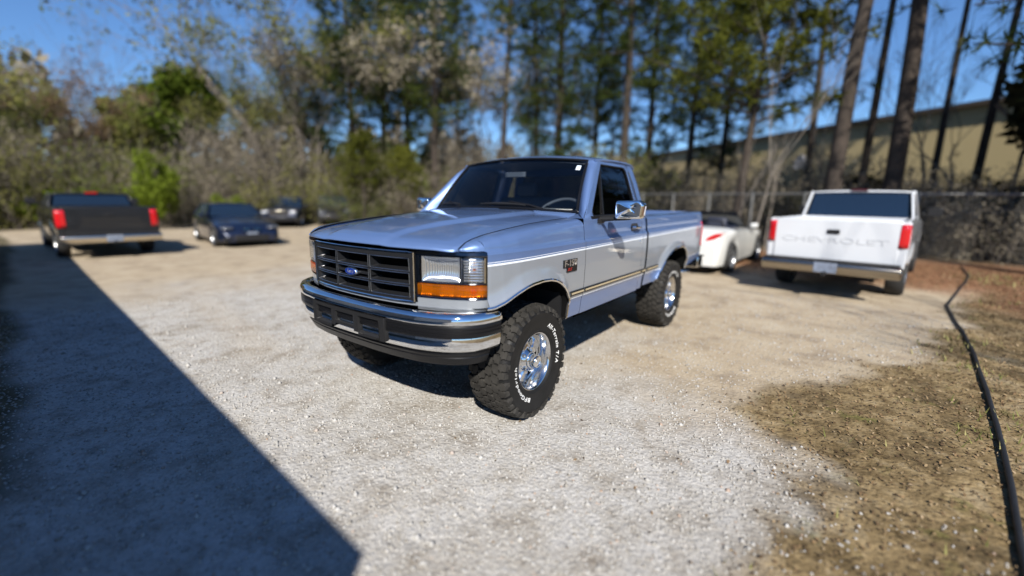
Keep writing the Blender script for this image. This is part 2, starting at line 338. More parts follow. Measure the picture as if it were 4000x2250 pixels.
# dead leaves and straw bits on the right-hand patch
def leaf_cards(x, y, z, size, tilt=.5, aspect=.55):
    n = len(x); a = RNG.uniform(0,6.28,n); u = np.stack([np.cos(a),np.sin(a),RNG.normal(0,tilt,n)],-1); u /= np.linalg.norm(u,axis=1)[:,None]
    w = np.stack([-np.sin(a),np.cos(a),RNG.normal(0,tilt,n)],-1); w /= np.linalg.norm(w,axis=1)[:,None]; c = np.stack([x,y,z],-1); s_ = size[:,None]
    k = np.cross(u,w)*.18; P = np.stack([c-u*s_, c+w*s_*aspect+k*s_, c+u*s_, c-w*s_*aspect+k*s_],1).reshape(-1,3)
    return P, (np.arange(n)[:,None]*4+np.array([[0,1,2,3]]))
x, y, d = scatter(90000, 1.0, 15, 150, 225, .75); g_, t_, s_, w_ = zones(x, y); keep = RNG.random(len(x)) < g_*.85+s_*.5+.012; x, y, d = x[keep], y[keep], d[keep]; n = len(x)
P, F = leaf_cards(x, y, ground_z(x,y)+.008, RNG.uniform(.004,.011,n)*(1+d*.10))
o = obj('leaf_litter', tri_mesh('leaf_litter', P, F), island_mat('dead_leaf', [(0,(.045,.028,.016)),(.35,(.11,.07,.036)),(.65,(.20,.13,.066)),(.92,(.27,.20,.115)),(1,(.32,.24,.15))]), None, 0); tag(o, 'brown fallen leaves and twigs over the dirt patch on the right', kind='stuff')
x, y, d = scatter(26000, 1.0, 14, 150, 225, .8); g_, t_, s_, w_ = zones(x, y); cl = fbm(x, y, 1.1, 77, 3); keep = (RNG.random(len(x)) < g_*SS(.48,.66,cl)+.01*g_); x, y, d = x[keep], y[keep], d[keep]; n = len(x)
h = RNG.uniform(.02,.07,n); a = RNG.uniform(0,6.28,n); tip = np.stack([x+np.cos(a)*h*.7, y+np.sin(a)*h*.7, ground_z(x,y)+h],-1); w = .003+.0006*d
b0 = np.stack([x-np.sin(a)*w, y+np.cos(a)*w, ground_z(x,y)],-1); b1 = np.stack([x+np.sin(a)*w, y-np.cos(a)*w, ground_z(x,y)],-1)
o = obj('grass', tri_mesh('grass', np.stack([b0,b1,tip],1).reshape(-1,3), np.arange(3*n).reshape(-1,3)), island_mat('thin_grass', [(0,(.07,.08,.02)),(.5,(.17,.17,.05)),(1,(.30,.26,.12))]), None, 0); tag(o, 'thin short grass sprouting in patches through the dirt on the right', kind='stuff')

# ------------------------------------------------------------------ black hose on the ground
pts = [(-12.5,4.9),(-10.6,4.75),(-9.39,4.52),(-8.2,4.25),(-6.8,3.95),(-5.63,3.88),(-4.7,3.85),(-3.83,3.79),(-2.8,3.69),(-1.84,3.59),(-1.0,3.49),(-.15,3.37),(.9,3.22)]
P = []
for i in range(len(pts)-1):
    for t in np.linspace(0,1,6)[:-1]:
        q = np.array(pts[i])*(1-t)+np.array(pts[i+1])*t; P.append((q[0], q[1], float(ground_z(q[0],q[1]))+.018))
m = MB(); m.tube(P, .015, 10); o = m.build('hose', mat('black_rubber_hose', (.012,.013,.016), .6, var=.3, vscale=4), None, 60); tag(o, 'long black hose snaking over the dirt along the right edge', 'hose')

# ------------------------------------------------------------------ workshop beside the camera, whose eave throws the long shadow on the left
BH = 2.6; W0 = Vector((1.51+BH, 1.05+.8*BH, 0)); Wd = Vector((-.0792,-.9969,0)); Wn = Vector((.9969,-.0792,0)); BL = 19.5
bl = thing('workshop', 'low metal workshop just left of the camera, casting the straight shadow across the gravel', 'building', tuple(W0))
def wp(a, b, z): return Wd*a + Wn*b + Vector((0,0,z))
M_WALL = mat('shop_metal', (.72,.72,.70), .5, .2, var=.08, vscale=1.0); M_ROOFM = mat('shop_roof', (.30,.31,.32), .45, .4)
m = MB(); G = []
k = 0
for a in np.arange(.3, BL-.3, .075): G.append([wp(a, .35+(.018 if k % 4 < 2 else 0), z) for z in (0,BH-.12)]); k += 1
m.grid(G); m.add([wp(.3,.35,0),wp(.3,8,0),wp(.3,8,BH),wp(.3,.35,BH-.12),wp(BL-.3,.35,0),wp(BL-.3,8,0),wp(BL-.3,8,BH),wp(BL-.3,.35,BH-.12)], [(0,1,2,3),(7,6,5,4),(1,5,6,2)]); m.build('wall', M_WALL, bl, 20)
m = MB(); m.add([wp(0,0,BH),wp(BL,0,BH),wp(BL,8.3,BH+.28),wp(0,8.3,BH+.28),wp(0,0,BH-.12),wp(BL,0,BH-.12),wp(BL,8.3,BH+.16),wp(0,8.3,BH+.16)], [(0,1,2,3),(7,6,5,4),(0,4,5,1),(1,5,6,2),(2,6,7,3),(3,7,4,0)]); m.build('roof', M_ROOFM, bl, 0)
for a in (3.5, 9.0):
    m = MB(); c = [wp(a+u,.33,z) for u, z in ((0,.02),(2.6,.02),(2.6,2.3),(0,2.3))]; m.prism(c, Wn*-.03); m.build('roll_door', mat('roll_door_metal', (.30,.31,.33), .5, .3), bl, 0, recalc=True)

# ------------------------------------------------------------------ tan metal warehouse behind the pines
A0 = Vector((*at(203,52),0)); A1 = Vector((*at(160,26.5),0)); wdv = (A1-A0); WL = wdv.length; wdv.normalize(); wnv = Vector((wdv.y,-wdv.x,0)); wnv = wnv if wnv.x > 0 else -wnv
wh_ = thing('warehouse', 'long tan metal warehouse behind the pine trunks at the right', 'building', tuple(A0))
q = lambda a, b, z: wdv*a + wnv*b + Vector((0,0,z)); WH_ = 6.0
m = MB(); G = []; k = 0
for a in np.arange(0, WL, .15): G.append([q(a, .018 if k % 2 else 0, z) for z in (-.5,WH_)]); k += 1
m.grid(G); m.build('wall', mat('tan_siding', (.56,.455,.245), .6, var=.06, vscale=.4), wh_, 20)
m = MB(); m.add([q(0,.25,WH_),q(WL,.25,WH_),q(WL,-12,WH_+1.0),q(0,-12,WH_+1.0),q(0,.25,WH_-.22),q(WL,.25,WH_-.22)], [(0,1,2,3),(0,4,5,1)]); m.build('roof', mat('brown_roof', (.07,.055,.04), .5), wh_, 0, solid=.05)
m = MB(); m.prism([q(WL*.60-.35,.08,3.6),q(WL*.60+.35,.08,3.6),q(WL*.60+.40,.08,4.1),q(WL*.60,.08,4.45),q(WL*.60-.40,.08,4.1)], wnv*.25); m.build('wall_vent', mat('pale_vent', (.55,.55,.58), .5), wh_, 0, recalc=True)

# ------------------------------------------------------------------ chain-link fence along the back right
def fence(P0, P1, label, n):
    P0 = Vector((*P0,0)); P1 = Vector((*P1,0)); L_ = (P1-P0).length; d = (P1-P0)/L_; T = thing('chain_link_fence', label, 'fence', tuple(P0)); H_ = 1.78
    M_G = mat('galvanised', (.22,.22,.21), .5, .5)
    for k in range(n+1):
        p = d*(L_*k/n); m = MB(); m.tube([p, p+Vector((0,0,H_+.05))], .035, 8); m.build('post', M_G, T)
    m = MB(); m.tube([Vector((0,0,H_)), d*L_+Vector((0,0,H_))], .026, 8); m.build('top_rail', M_G, T)
    st = .11; V = []; E = []                    # diamond mesh as thin ribbons
    rows = np.arange(0, L_+H_, st); nrm = Vector((d.y,-d.x,0))
    m = MB()
    for s in (1,-1):
        for a in rows:
            a0 = a; z0 = 0.0; a1 = a-H_; z1 = H_
            if a1 < 0: z1 = a; a1 = 0
            if a0 > L_: z0 = a0-L_; a0 = L_
            if s < 0: a0, a1 = L_-a0, L_-a1
            p, r_ = d*a0+Vector((0,0,z0)), d*a1+Vector((0,0,z1)); w = (r_-p).normalized().cross(nrm)*.0013
            m.add([p-w, p+w, r_+w, r_-w], [(0,1,2,3)])
    o = m.build('wire_mesh', M_G, T, 0); o['kind'] = 'stuff'
F0, F1, F2 = at(204,20.5), at(184,15.6), at(150,17.5)
fence(F0, F1, 'chain-link fence running behind the white convertible to the pines', 5)
fence(F1, F2, 'chain-link fence running to the right edge behind the white pickup', 4)
# ------------------------------------------------------------------ the blue and silver pickup (x forward, y to its left, z up)
TRUCK = thing('pickup_truck', 'lifted blue and silver single cab pickup on all-terrain tyres, sharp in the middle', 'pickup truck')
_zk = [.56,.60,.64,.70,.76,.785,.80,.90,1.05,1.15,1.205,1.226,1.234,1.25,1.31,1.36,1.40,1.45]
_yk = [.905,.925,.938,.947,.953,.957,.966,.972,.977,.976,.975,.976,.962,.957,.953,.944,.930,.91]
_zf = np.arange(.54, 1.47, .002); _yf = np.interp(_zf, _zk, _yk); _yf = np.convolve(np.pad(_yf, 2, 'edge'), np.ones(5)/5, 'valid')
FA = np.array([(.60,.905),(.50,.908),(.429,.925),(.36,.951),(.297,.974),(.23,.994),(.159,1.006),(.05,1.013),(-.05,1.007),(-.13,.988),(-.195,.959),(-.25,.922),(-.29,.879),(-.318,.835),(-.333,.79)])
RA = np.array([(-2.27,.70),(-2.32,.765),(-2.40,.835),(-2.47,.885),(-2.54,.922),(-2.62,.955),(-2.72,.984),(-2.83,1.002),(-2.95,1.007),(-3.06,1.0),(-3.15,.976),(-3.23,.932),(-3.28,.88),(-3.31,.82),(-3.32,.77)])
def dense(P, n=160):
    d = np.r_[0, np.cumsum(np.hypot(*np.diff(P, axis=0).T))]; t = np.linspace(0, d[-1], n)
    Q = np.c_[np.interp(t, d, P[:,0]), np.interp(t, d, P[:,1])]
    for _ in range(6): Q[1:-1] = (Q[:-2]+2*Q[1:-1]+Q[2:])/4
    return Q
FAd = dense(FA); RAd = dense(RA)
FAx = np.vstack([FAd, np.c_[np.full(20,-.33), np.linspace(.79,.66,20)]]); RAx = np.vstack([RAd, np.c_[np.full(20,-3.32), np.linspace(.77,.70,20)]])
def Y(x, z, flare=True):
    y = np.interp(z, _zf, _yf)
    if x > .10: y = max(.818, y - np.interp(x, [.10,.25,.40,.50,.53,.56,.59,.62,.645], [0,.006,.022,.040,.048,.064,.088,.120,.17]))
    if x < -3.5: y -= .012*((-3.5-x)/.6)**2
    if flare:
        for A in (FAx, RAx):
            if abs(x - A[:,0].mean()) < .75:
                d = np.hypot(A[:,0]-x, A[:,1]-z).min(); y += .032*max(0, 1-d/.105)**2
    return y
def side_panel(mb, s, xs, zb, zt, ytop, off, nr=26, na=8, yf=Y):
    """one stretch of body side; also keeps the true surface normals so that stretches meet without a shading seam"""
    def column(x):
        b = zb(x); t = zt(x); z0 = max(t-off, b+.002, min(t-.012, 1.262) if b < 1.15 else 0); h = t-z0; col = []
        if b < 1.15: zz = np.r_[np.linspace(b, 1.218, nr-15), np.linspace(1.222, 1.246, 9), np.linspace(1.250, z0, 6)]
        else: zz = np.linspace(b, z0, nr)
        for z in zz: col.append((x, s*yf(x, z), z))
        y0 = yf(x, z0); yt = ytop(x) if callable(ytop) else ytop
        for k in range(1, na+1):
            a = math.pi/2*k/na; col.append((x, s*(yt+(y0-yt)*math.cos(a)**.8), z0+h*math.sin(a)**.8))
        return col
    G = []; e = 2e-3
    if not hasattr(mb, 'nrm'): mb.nrm = []
    for x in xs:
        col = column(x); G.append(col); c0, c1 = np.array(column(x-e)), np.array(column(x+e)); ca = np.array(col)
        for j, (px, py, pz) in enumerate(col):
            if j < nr-1:
                n = Vector((-(yf(x+e, pz)-yf(x-e, pz))/(2*e), 1.0, -(yf(x, pz+e)-yf(x, pz-e))/(2*e)))
                n.y *= s
            else:
                tx = Vector(c1[j]-c0[j]); tz = Vector(ca[min(j+1, len(ca)-1)]-ca[j-1]); n = tz.cross(tx)
                if n.y*s < 0: n = -n
            mb.nrm.append(n.normalized())
    mb.grid(G, flip=s < 0)
lin = lambda a, b, n: list(np.linspace(a, b, n))
ZS = lambda x: ip(x, [-.62,-.30,-.04,.20,.42,.52,.575,.61,.64,.655], [1.402,1.388,1.372,1.350,1.324,1.306,1.290,1.270,1.252,1.244])   # hood seam height
farch = lambda x: ip(x, FAd[::-1,0], FAd[::-1,1]); rarch = lambda x: ip(x, RAd[::-1,0], RAd[::-1,1])
XF = lambda y: ip(abs(y), [0,.2,.4,.55,.70,.80,.86,.90,.92,.930,.936], [.800,.795,.773,.740,.692,.646,.612,.577,.552,.528,.500])  # nose in plan

def arc_trim(mb, A, s, r=.011):
    mb.tube([(x, s*(Y(x, z)+.002), z) for x, z in A], r, 6)
for s in (1, -1):
    m = MB()
    side_panel(m, s, lin(.642, .530, 16), lambda x: 1.243, ZS, .812, .07)
    side_panel(m, s, lin(.530, -.333, 90), farch, ZS, .812, .07, 40)
    side_panel(m, s, lin(-.333, -.600, 18), lambda x: .648, ZS, .812, .07, 50)
    m.build('front_fender', M_PAINT, TRUCK, 180)
    m = MB(); m.grid([[(x, s*.812, ZS(x)), (x, s*.809, ZS(x)-.004), (x, s*.808, ZS(x)-.03)] for x in lin(.642,-.600,60)], flip=s < 0); m.build('fender_flange', M_PAINT, TRUCK, 40)
    m = MB(); arc_trim(m, FAx[8:-2], s); m.build('wheel_arch_trim', M_CHROME, TRUCK)
    m = MB(); arc_trim(m, RAx, s); m.build('wheel_arch_trim', M_CHROME, TRUCK)
    # ---- door
    m = MB(); side_panel(m, s, lin(-.606, -1.803, 44), lambda x: .645, lambda x: 1.405, .932, .05, 56, 5)
    door = m.build('door', M_PAINT, TRUCK, 180)
    # ---- cab corner behind the door and bed side
    m = MB(); side_panel(m, s, lin(-1.808, -1.946, 10), lambda x: .655, lambda x: 1.405, .932, .05, 50, 5, yf=lambda x, z: Y(x, z)-.010*sst(-1.90,-1.945,x))
    m.build('cab_corner', M_PAINT, TRUCK, 180)
    m = MB()
    ZR = lambda x: 1.392 + .006*(-x-1.96)/2.1
    side_panel(m, s, lin(-1.954, -2.27, 16), lambda x: .672, ZR, .835, .045, 50, 8)
    side_panel(m, s, lin(-2.27, -3.32, 90), rarch, ZR, .835, .045, 44, 8)
    side_panel(m, s, lin(-3.32, -4.085, 34), lambda x: .705+.05*sst(-3.4,-4.0,x), ZR, .835, .045, 48, 8)
    m.build('bed_side', M_PAINT, TRUCK, 180)
    m = MB(); m.grid([[(-1.955, s*.835, ZR(-1.962)), (-1.955, s*.82, .90)], [(-4.085, s*.835, ZR(-4.085)), (-4.085, s*.82, .90)]], flip=s < 0); m.build('bed_inner_side', M_PAINT, TRUCK, 0)
    # ---- door furniture
    m = MB(); x0, x1, zc = -1.535, -1.70, 1.292; yy = Y(-1.6, zc)
    m.prism([(x0, s*(yy+.001), zc-.035), (x0+.012, s*(yy+.001), zc), (x0, s*(yy+.001), zc+.035), (x1+.03, s*(yy+.001), zc+.035), (x1, s*(yy+.001), zc+.008), (x1, s*(yy+.001), zc-.020), (x1+.03, s*(yy+.001), zc-.035)], (0, s*.004, 0))
    m.build('handle_plate', M_SATIN, door, bevel=.002, recalc=True)
    m = MB(); m.tube([(-1.535, s*(yy+.010), 1.292), (-1.555, s*(yy+.033), 1.292), (-1.65, s*(yy+.036), 1.288), (-1.722, s*(yy+.022), 1.284)], [.012,.013,.012,.009], 8)
    m.build('door_handle', M_CHROME, door)
    m = MB(); m.lathe([(.0001,.010),(.010,.010),(.014,.004),(.014,0)], 14, (-1.735, s*Y(-1.735,1.148), 1.148), s); m.build('lock', M_CHROME, door)

# ---- wheel houses, engine bay, floor: near-black boxes that block the view behind the panels
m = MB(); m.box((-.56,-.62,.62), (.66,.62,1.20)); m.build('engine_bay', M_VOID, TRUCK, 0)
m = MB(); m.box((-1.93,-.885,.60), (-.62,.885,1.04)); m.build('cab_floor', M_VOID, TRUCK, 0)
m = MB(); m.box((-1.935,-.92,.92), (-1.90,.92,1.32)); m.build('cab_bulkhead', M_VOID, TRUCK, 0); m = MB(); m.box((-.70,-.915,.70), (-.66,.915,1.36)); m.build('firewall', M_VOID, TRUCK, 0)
for s in (1, -1):
    for A, nm in ((FAx, 0), (RAx, 1)):
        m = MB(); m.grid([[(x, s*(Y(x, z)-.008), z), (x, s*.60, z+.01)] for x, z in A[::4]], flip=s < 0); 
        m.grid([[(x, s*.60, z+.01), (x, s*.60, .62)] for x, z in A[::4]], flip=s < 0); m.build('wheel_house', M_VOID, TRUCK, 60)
    m = MB(); m.prism([(-.30, s*.935, .655), (-.30, s*.935, .90), (-.335, s*.935, .90), (-.345, s*.935, .60), (-.31, s*.935, .60)], (0, -s*.30, 0)); m.build('splash_guard', M_BLACK, TRUCK, recalc=True)

# ---- hood
def hood_pt(y, u):
    ay = abs(y); xl = ip(ay, [0,.2,.4,.55,.66,.73,.775,.798], [.808,.802,.780,.748,.714,.686,.661,.630]); xr = -.635 - .06*(ay/.8)**2
    v = u**1.6; x = xl + (xr-xl)*v; xi = .806 + (-.645-.806)*v
    zc = ip(xi, [-.66,-.35,0,.3,.55,.70,.76,.79,.803,.808], [1.452,1.440,1.416,1.388,1.352,1.320,1.298,1.278,1.262,1.246])
    zs = ip(xi, [-.645,-.30,0,.20,.42,.55,.65,.72,.77,.80,.807], [1.403,1.389,1.371,1.351,1.326,1.310,1.298,1.285,1.272,1.256,1.240])
    yc = .30 + .15*sst(.65,-.3,xi)
    pl = 1 - sst(yc-.035, yc+.055, ay); edge = (ay/.8)**3.0
    z = zs + (zc-zs)*((1-edge)*.55 + .45*pl) - .006*sst(.66,.78,ay) - .016*sst(.782,.797,ay)
    return (x, y, z)
ys = np.r_[-.797,-.7935,-.790,-.786,np.linspace(-.78, .78, 91),.786,.790,.7935,.797]; us = np.linspace(0, 1, 70)
m = MB(); m.grid([[hood_pt(y, u) for u in us] for y in ys], flip=False)
m.build('hood', M_PAINT, TRUCK, 30, solid=.008)
for s in (1, -1):
    m = MB(); m.tube([(x, s*.8045, ZS(x)-.0035) for x in lin(.632,-.590,60)], .0058, 6); m.build('hood_gap_shade', M_VOID, TRUCK)  # black tube draws the shaded gap between hood and fender
# ---- cowl with a slotted vent, below the windshield
def cowl_pt(y, t):
    a = abs(y); p = Vector(hood_pt(max(-.78, min(.78, y)), .985)); p.y = y; p.z -= .006; e = ws_base(y); return p.lerp(e, t)
def ws_base(y): a = min(1, abs(y)/.806); return Vector((-.676-.079*a**2, y, 1.458-.020*a**2))
m = MB(); m.grid([[cowl_pt(y, t) for t in (-.3,0,.35,.7,1.0)] for y in np.linspace(-.80,.80,33)], flip=False)
cowl = m.build('cowl', M_PAINT, TRUCK)
m = MB()
for k in range(26):
    yv = .08+.014*k; p_, q_ = cowl_pt(yv, .30), cowl_pt(yv, .80); m.bar(p_+Vector((0,0,.001)), q_+Vector((0,0,.001)), .006, .002)
m.build('vent_slots', M_SATIN, cowl, 0)
for s in (1, -1):
    m = MB(); m.grid([[(-.603, s*y, ZS(-.603)-.002+.0), (-.70, s*y, 1.415), (-.78, s*y, 1.435)] for y in (.80,.86,.905,.932)], flip=s > 0); m.build('cowl_corner', M_PAINT, TRUCK)

# ---- cab: windshield, pillars, roof
Yg = lambda z: ip(z, [1.38,1.46,1.55,1.70,1.80,1.86,1.90], [.937,.915,.886,.834,.795,.768,.745])
def ws(v, t):    # v across -1..1, t up 0..1
    a = abs(v); b = Vector((-.668-.079*a**2, v*.806, 1.462-.020*a**2)); c = Vector((-1.035-.065*a**2, v*.697, 1.908-.036*a**2))
    p = b.lerp(c, t); p.x += .022*math.sin(math.pi*t); return p
m = MB(); m.grid([[ws(v, t) for t in np.linspace(0,1,14)] for v in np.linspace(-1,1,25)], flip=True); m.build('windshield', M_GLASS, TRUCK, 60)
loop = [ws(v,0) for v in np.linspace(-1,1,25)] + [ws(1,t) for t in np.linspace(0,1,14)[1:]] + [ws(v,1) for v in np.linspace(1,-1,25)[1:]] + [ws(-1,t) for t in np.linspace(1,0,14)[1:-1]]
m = MB(); m.tube([p + Vector((.004,0,.002)) for p in loop], .011, 6, closed=True); m.build('windshield_gasket', M_SATIN, TRUCK)
for s in (1, -1):
    m = MB(); G = []
    for t in np.linspace(-.02, 1.0, 20):
        a = ws(s*1.0, t) + Vector((0, s*.012, 0)); b = Vector((-.618-.545*t, 0, 1.405+.478*t)); b.y = s*(Yg(b.z)+.004)
        col = []
        for q in np.linspace(0,1,7):
            p = a.lerp(b, q); p += Vector((.030, s*.012, .012))*math.sin(math.pi*q)**.8 * (1-.75*sst(.75,1.0,t))*(.35+.65*sst(-.02,.15,t)); col.append(p)
        G.append(col)
    m.grid(G, flip=s > 0); m.build('a_pillar', M_PAINT, TRUCK, 60)
def rzc(x): return ip(x, [-2.0,-1.97,-1.93,-1.8,-1.5,-1.3,-1.18,-1.10,-1.04], [1.855,1.90,1.928,1.950,1.962,1.958,1.948,1.934,1.916])
G = []
for v in np.linspace(-1, 1, 41):
    a = abs(v); row = []
    for u in np.linspace(0, 1, 30):
        xf = -1.030-.075*a**2; x = xf + (-1.975-xf)*u; xi = -1.03 + (-1.975+1.03)*u
        zc = rzc(xi); row.append((x, v*.752, zc - .040*a**2 - .035*a**9))
    G.append(row)
m = MB(); m.grid(G, flip=False); m.build('roof', M_PAINT, TRUCK, 50, solid=.012)
for s in (1, -1):
    m = MB(); m.tube([(-1.115, s*.752, 1.872), (-1.25, s*.765, 1.886), (-1.5, s*.766, 1.891), (-1.75, s*.766, 1.889), (-1.90, s*.764, 1.876), (-1.96, s*.758, 1.85)], .012, 6); m.build('drip_rail', M_PAINT, TRUCK)

def rpoly(P, rad, n=7):
    """rounded polygon in (x, z): n points per corner"""
    out = []; k = len(P)
    for i in range(k):
        p = Vector(P[i]); a = (Vector(P[i-1])-p); b = (Vector(P[(i+1) % k])-p); r = rad[i] if hasattr(rad, '__len__') else rad
        a.normalize(); b.normalize(); half = a.angle(b)/2; d = r/math.tan(half); A = p+a*d; B = p+b*d; c = p + (a+b).normalized()*(r/math.sin(half))
        a0 = math.atan2((A-c)[1], (A-c)[0]); a1 = math.atan2((B-c)[1], (B-c)[0]); da = (a1-a0+math.pi) % (2*math.pi)-math.pi
        out += [(c[0]+r*math.cos(a0+da*t), c[1]+r*math.sin(a0+da*t)) for t in np.linspace(0,1,n)]
    return out
OUT = rpoly([(-.625,1.395),(-1.150,1.880),(-1.772,1.880),(-1.803,1.395)], [.01,.06,.05,.01])
INN = rpoly([(-.745,1.412),(-1.178,1.846),(-1.703,1.846),(-1.716,1.412)], [.03,.04,.06,.03])
for s, door in zip((1, -1), [o for o in TRUCK.children if o.name.startswith('door')]):
    m = MB(); n = len(OUT)
    G = [[(x, s*(Yg(z)+.004), z) for x, z in OUT], [(x*.97+X*.03, s*(Yg(z)+.007), z*.97+Z*.03) for (x, z), (X, Z) in zip(OUT, INN)], [(x*.08+X*.92, s*(Yg(Z)+.007), z*.08+Z*.92) for (x, z), (X, Z) in zip(OUT, INN)], [(X, s*(Yg(Z)-.006), Z) for X, Z in INN], [(X, s*(Yg(Z)-.03), Z) for X, Z in INN]]
    G = [list(g)+[g[0]] for g in G]; m.grid(G, flip=s < 0); m.build('window_frame', M_PAINT, door, 40)
    m = MB(); m.tube([(X, s*(Yg(Z)-.003), Z) for X, Z in INN], .010, 6, closed=True); m.build('window_seal', M_SATIN, door)
    c = (sum(p[0] for p in INN)/n, sum(p[1] for p in INN)/n)
    m = MB(); m.add([(c[0], s*(Yg(c[1])-.012), c[1])] + [(X, s*(Yg(Z)-.012), Z) for X, Z in INN], [((0, i+1, (i+1) % n+1) if s > 0 else (0, (i+1) % n+1, i+1)) for i in range(n)]); m.build('side_window', M_SIDEGLASS, door, 60)
    m = MB(); m.bar((-.985, s*(Yg(1.41)-.004), 1.41), (-1.165, s*(Yg(1.835)-.004), 1.835), .012, .024, up=(1,0,.4)); m.build('vent_bar', M_SATIN, door)
    m = MB(); m.bar((-.74, s*.940, 1.405), (-1.72, s*.940, 1.405), .014, .020); m.build('belt_seal', M_SATIN, door)
    # b pillar
    m = MB(); G = []
    for z in np.linspace(1.39, 1.89, 12):
        x0 = -1.808 + .031*(z-1.395)/.485; x1 = -1.955 + .02*sst(1.7,1.9,z)
        G.append([(x0, s*(Yg(z)+.005), z), ((x0+x1)/2, s*(Yg(z)+.008), z), (x1+.025, s*(Yg(z)-.004), z), (x1+.004, s*(Yg(z)-.022), z), (x1, s*(Yg(z)-.05), z)])
    m.grid(G, flip=s < 0); m.build('b_pillar', M_PAINT, TRUCK, 50)
    # molding strips, one piece per panel
    for a, b in ((-.385,-.597),(-.612,-1.797),(-1.815,-1.938),(-1.970,-2.300)):
        m = MB(); m.grid([[(x, s*(Y(x,.842)+o), z) for o, z in ((-.004,.8225),(.009,.8245),(.0115,.832),(.0115,.852),(.009,.8595),(-.004,.8615))] for x in np.linspace(a, b, 12)], flip=s < 0)
        strip = m.build('side_molding', M_SATIN, TRUCK, 25)
        m = MB(); m.grid([[(x, s*(Y(x,.842)+o), z) for o, z in ((.009,.834),(.0135,.836),(.0135,.848),(.009,.850))] for x in np.linspace(a-.006, b+.006, 12)], flip=s < 0); m.build('molding_stripe', M_TAN, strip, 25)
# cab back with window
m = MB(); O = rpoly([(-.83,.95),(.83,.95),(.70,1.885),(-.70,1.885)], .04); I = rpoly([(-.66,1.42),(.66,1.42),(.60,1.80),(-.60,1.80)], .05)
G = [[(-1.957, y, z) for y, z in O], [(-1.962, y, z) for y, z in I]]; G = [list(g)+[g[0]] for g in G]; m.grid(G); m.build('cab_back', M_PAINT, TRUCK, 60)
m = MB(); m.add([(-1.955, y, z) for y, z in I], [tuple(range(len(I)))]); m.build('rear_window', M_SIDEGLASS, TRUCK, 0)
# ---- nose: apron, grille, lamps
M_EDGE = mat('bright_edge_highlight', (.42,.43,.45), .3, 1.0)  # bright tone for highlights modelled onto the grille edges
def nose(y0, y1, n, off=0.0):
    out = []
    for y in np.linspace(y0, y1, n):
        e = 1e-3; t = Vector((XF(y+e)-XF(y-e), 2*e, 0)).normalized(); nrm = Vector((t.y, -t.x, 0)); out.append(Vector((XF(y), y, 0)) + nrm*off)
    return out
def strip(mb, P, z0, z1, flip=False, zz=None):
    zz = zz or [z0, z1]; mb.grid([[(p.x, p.y, z) for z in zz] for p in P], flip=flip)
m = MB()
for y0, y1 in ((-.9345,-.56),(.56,.9345)): strip(m, nose(y0, y1, 40), 0, 0, zz=[.900,.882,.940,.958])
strip(m, nose(-.56, .56, 40, -.004), 0, 0, zz=[.900,.912,.922])
m.build('apron', M_PAINT, TRUCK, 50)
m = MB(); m.grid([[(p.x,p.y,.897),(p.x-.05,p.y*.985,.893)] for p in nose(-.925,.925,60,-.003)], flip=True); m.build('apron_flange', M_VOID, TRUCK, 0)
# grille: 3 x 3 tapered openings in a bowed frame
m = MB(); yb = [-.545,-.510,-.190,-.172,.172,.190,.510,.545]; zb = [.926,.950,1.016,1.030,1.096,1.110,1.186,1.224]
opn_y = [(1,2),(3,4),(5,6)]; opn_z = [(1,2),(3,4),(5,6)]
oy = {a for a, b in opn_y}; oz = {a for a, b in opn_z}
for i in range(7):
    P = nose(yb[i], yb[i+1], 8 if i in (1,3,5) else 3, .006)
    for j in range(7):
        if i in oy and j in oz:
            Q = nose(yb[i]+.016, yb[i+1]-.016, 8, -.085); zi0, zi1 = zb[j]+.016, zb[j+1]-.010
            Z0, Z1 = zb[j], zb[j+1]
            m.grid([[(p.x,p.y,Z0),(q.x,q.y,zi0)] for p, q in zip(P, Q)], flip=True); m.grid([[(p.x,p.y,Z1),(q.x,q.y,zi1)] for p, q in zip(P, Q)])
            m.grid([[(P[0].x,P[0].y,Z0),(Q[0].x,Q[0].y,zi0)],[(P[0].x,P[0].y,Z1),(Q[0].x,Q[0].y,zi1)]]); m.grid([[(P[-1].x,P[-1].y,Z0),(Q[-1].x,Q[-1].y,zi0)],[(P[-1].x,P[-1].y,Z1),(Q[-1].x,Q[-1].y,zi1)]], flip=True)
        else:
            m.grid([[(p.x,p.y,zb[j]),(p.x,p.y,zb[j+1])] for p in P])
P = nose(yb[0], yb[-1], 40, .006); Q = nose(yb[0], yb[-1], 40, -.05)
m.grid([[(p.x,p.y,zb[-1]),(q.x,q.y,zb[-1]+.004)] for p, q in zip(P, Q)]); m.grid([[(p.x,p.y,zb[0]),(q.x,q.y,zb[0]-.004)] for p, q in zip(P, Q)], flip=True)
m.grid([[(P[0].x,P[0].y,z),(Q[0].x,Q[0].y,z)] for z in (zb[0],zb[-1])]); m.grid([[(P[-1].x,P[-1].y,z),(Q[-1].x,Q[-1].y,z)] for z in (zb[0],zb[-1])], flip=True)
grille = m.build('grille', M_GRILLE, TRUCK, 30, bevel=.0035, recalc=True)
for (i0, i1) in opn_y:
    for (j0, j1) in opn_z:
        m = MB(); a_, b_, z0_, z1_ = yb[i0], yb[i1], zb[j0], zb[j1]; ring = [(p.x, p.y, z0_) for p in nose(a_, b_, 8, .0065)] + [(p.x, p.y, z1_) for p in nose(b_, a_, 8, -.0065)]
        ring = [(XF(y)+.0065, y, z) for x, y, z in ring]; m.tube(ring, .0021, 5, closed=True); m.build('opening_highlight', M_EDGE, grille)  # thin bright tube added as the edge highlight of each opening
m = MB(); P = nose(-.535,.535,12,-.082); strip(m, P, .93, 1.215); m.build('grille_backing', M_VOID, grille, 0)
m = MB(); lp = [(y, zb[-1]) for y in lin(-.545,.545,40)] + [(y, zb[0]) for y in lin(.545,-.545,40)]
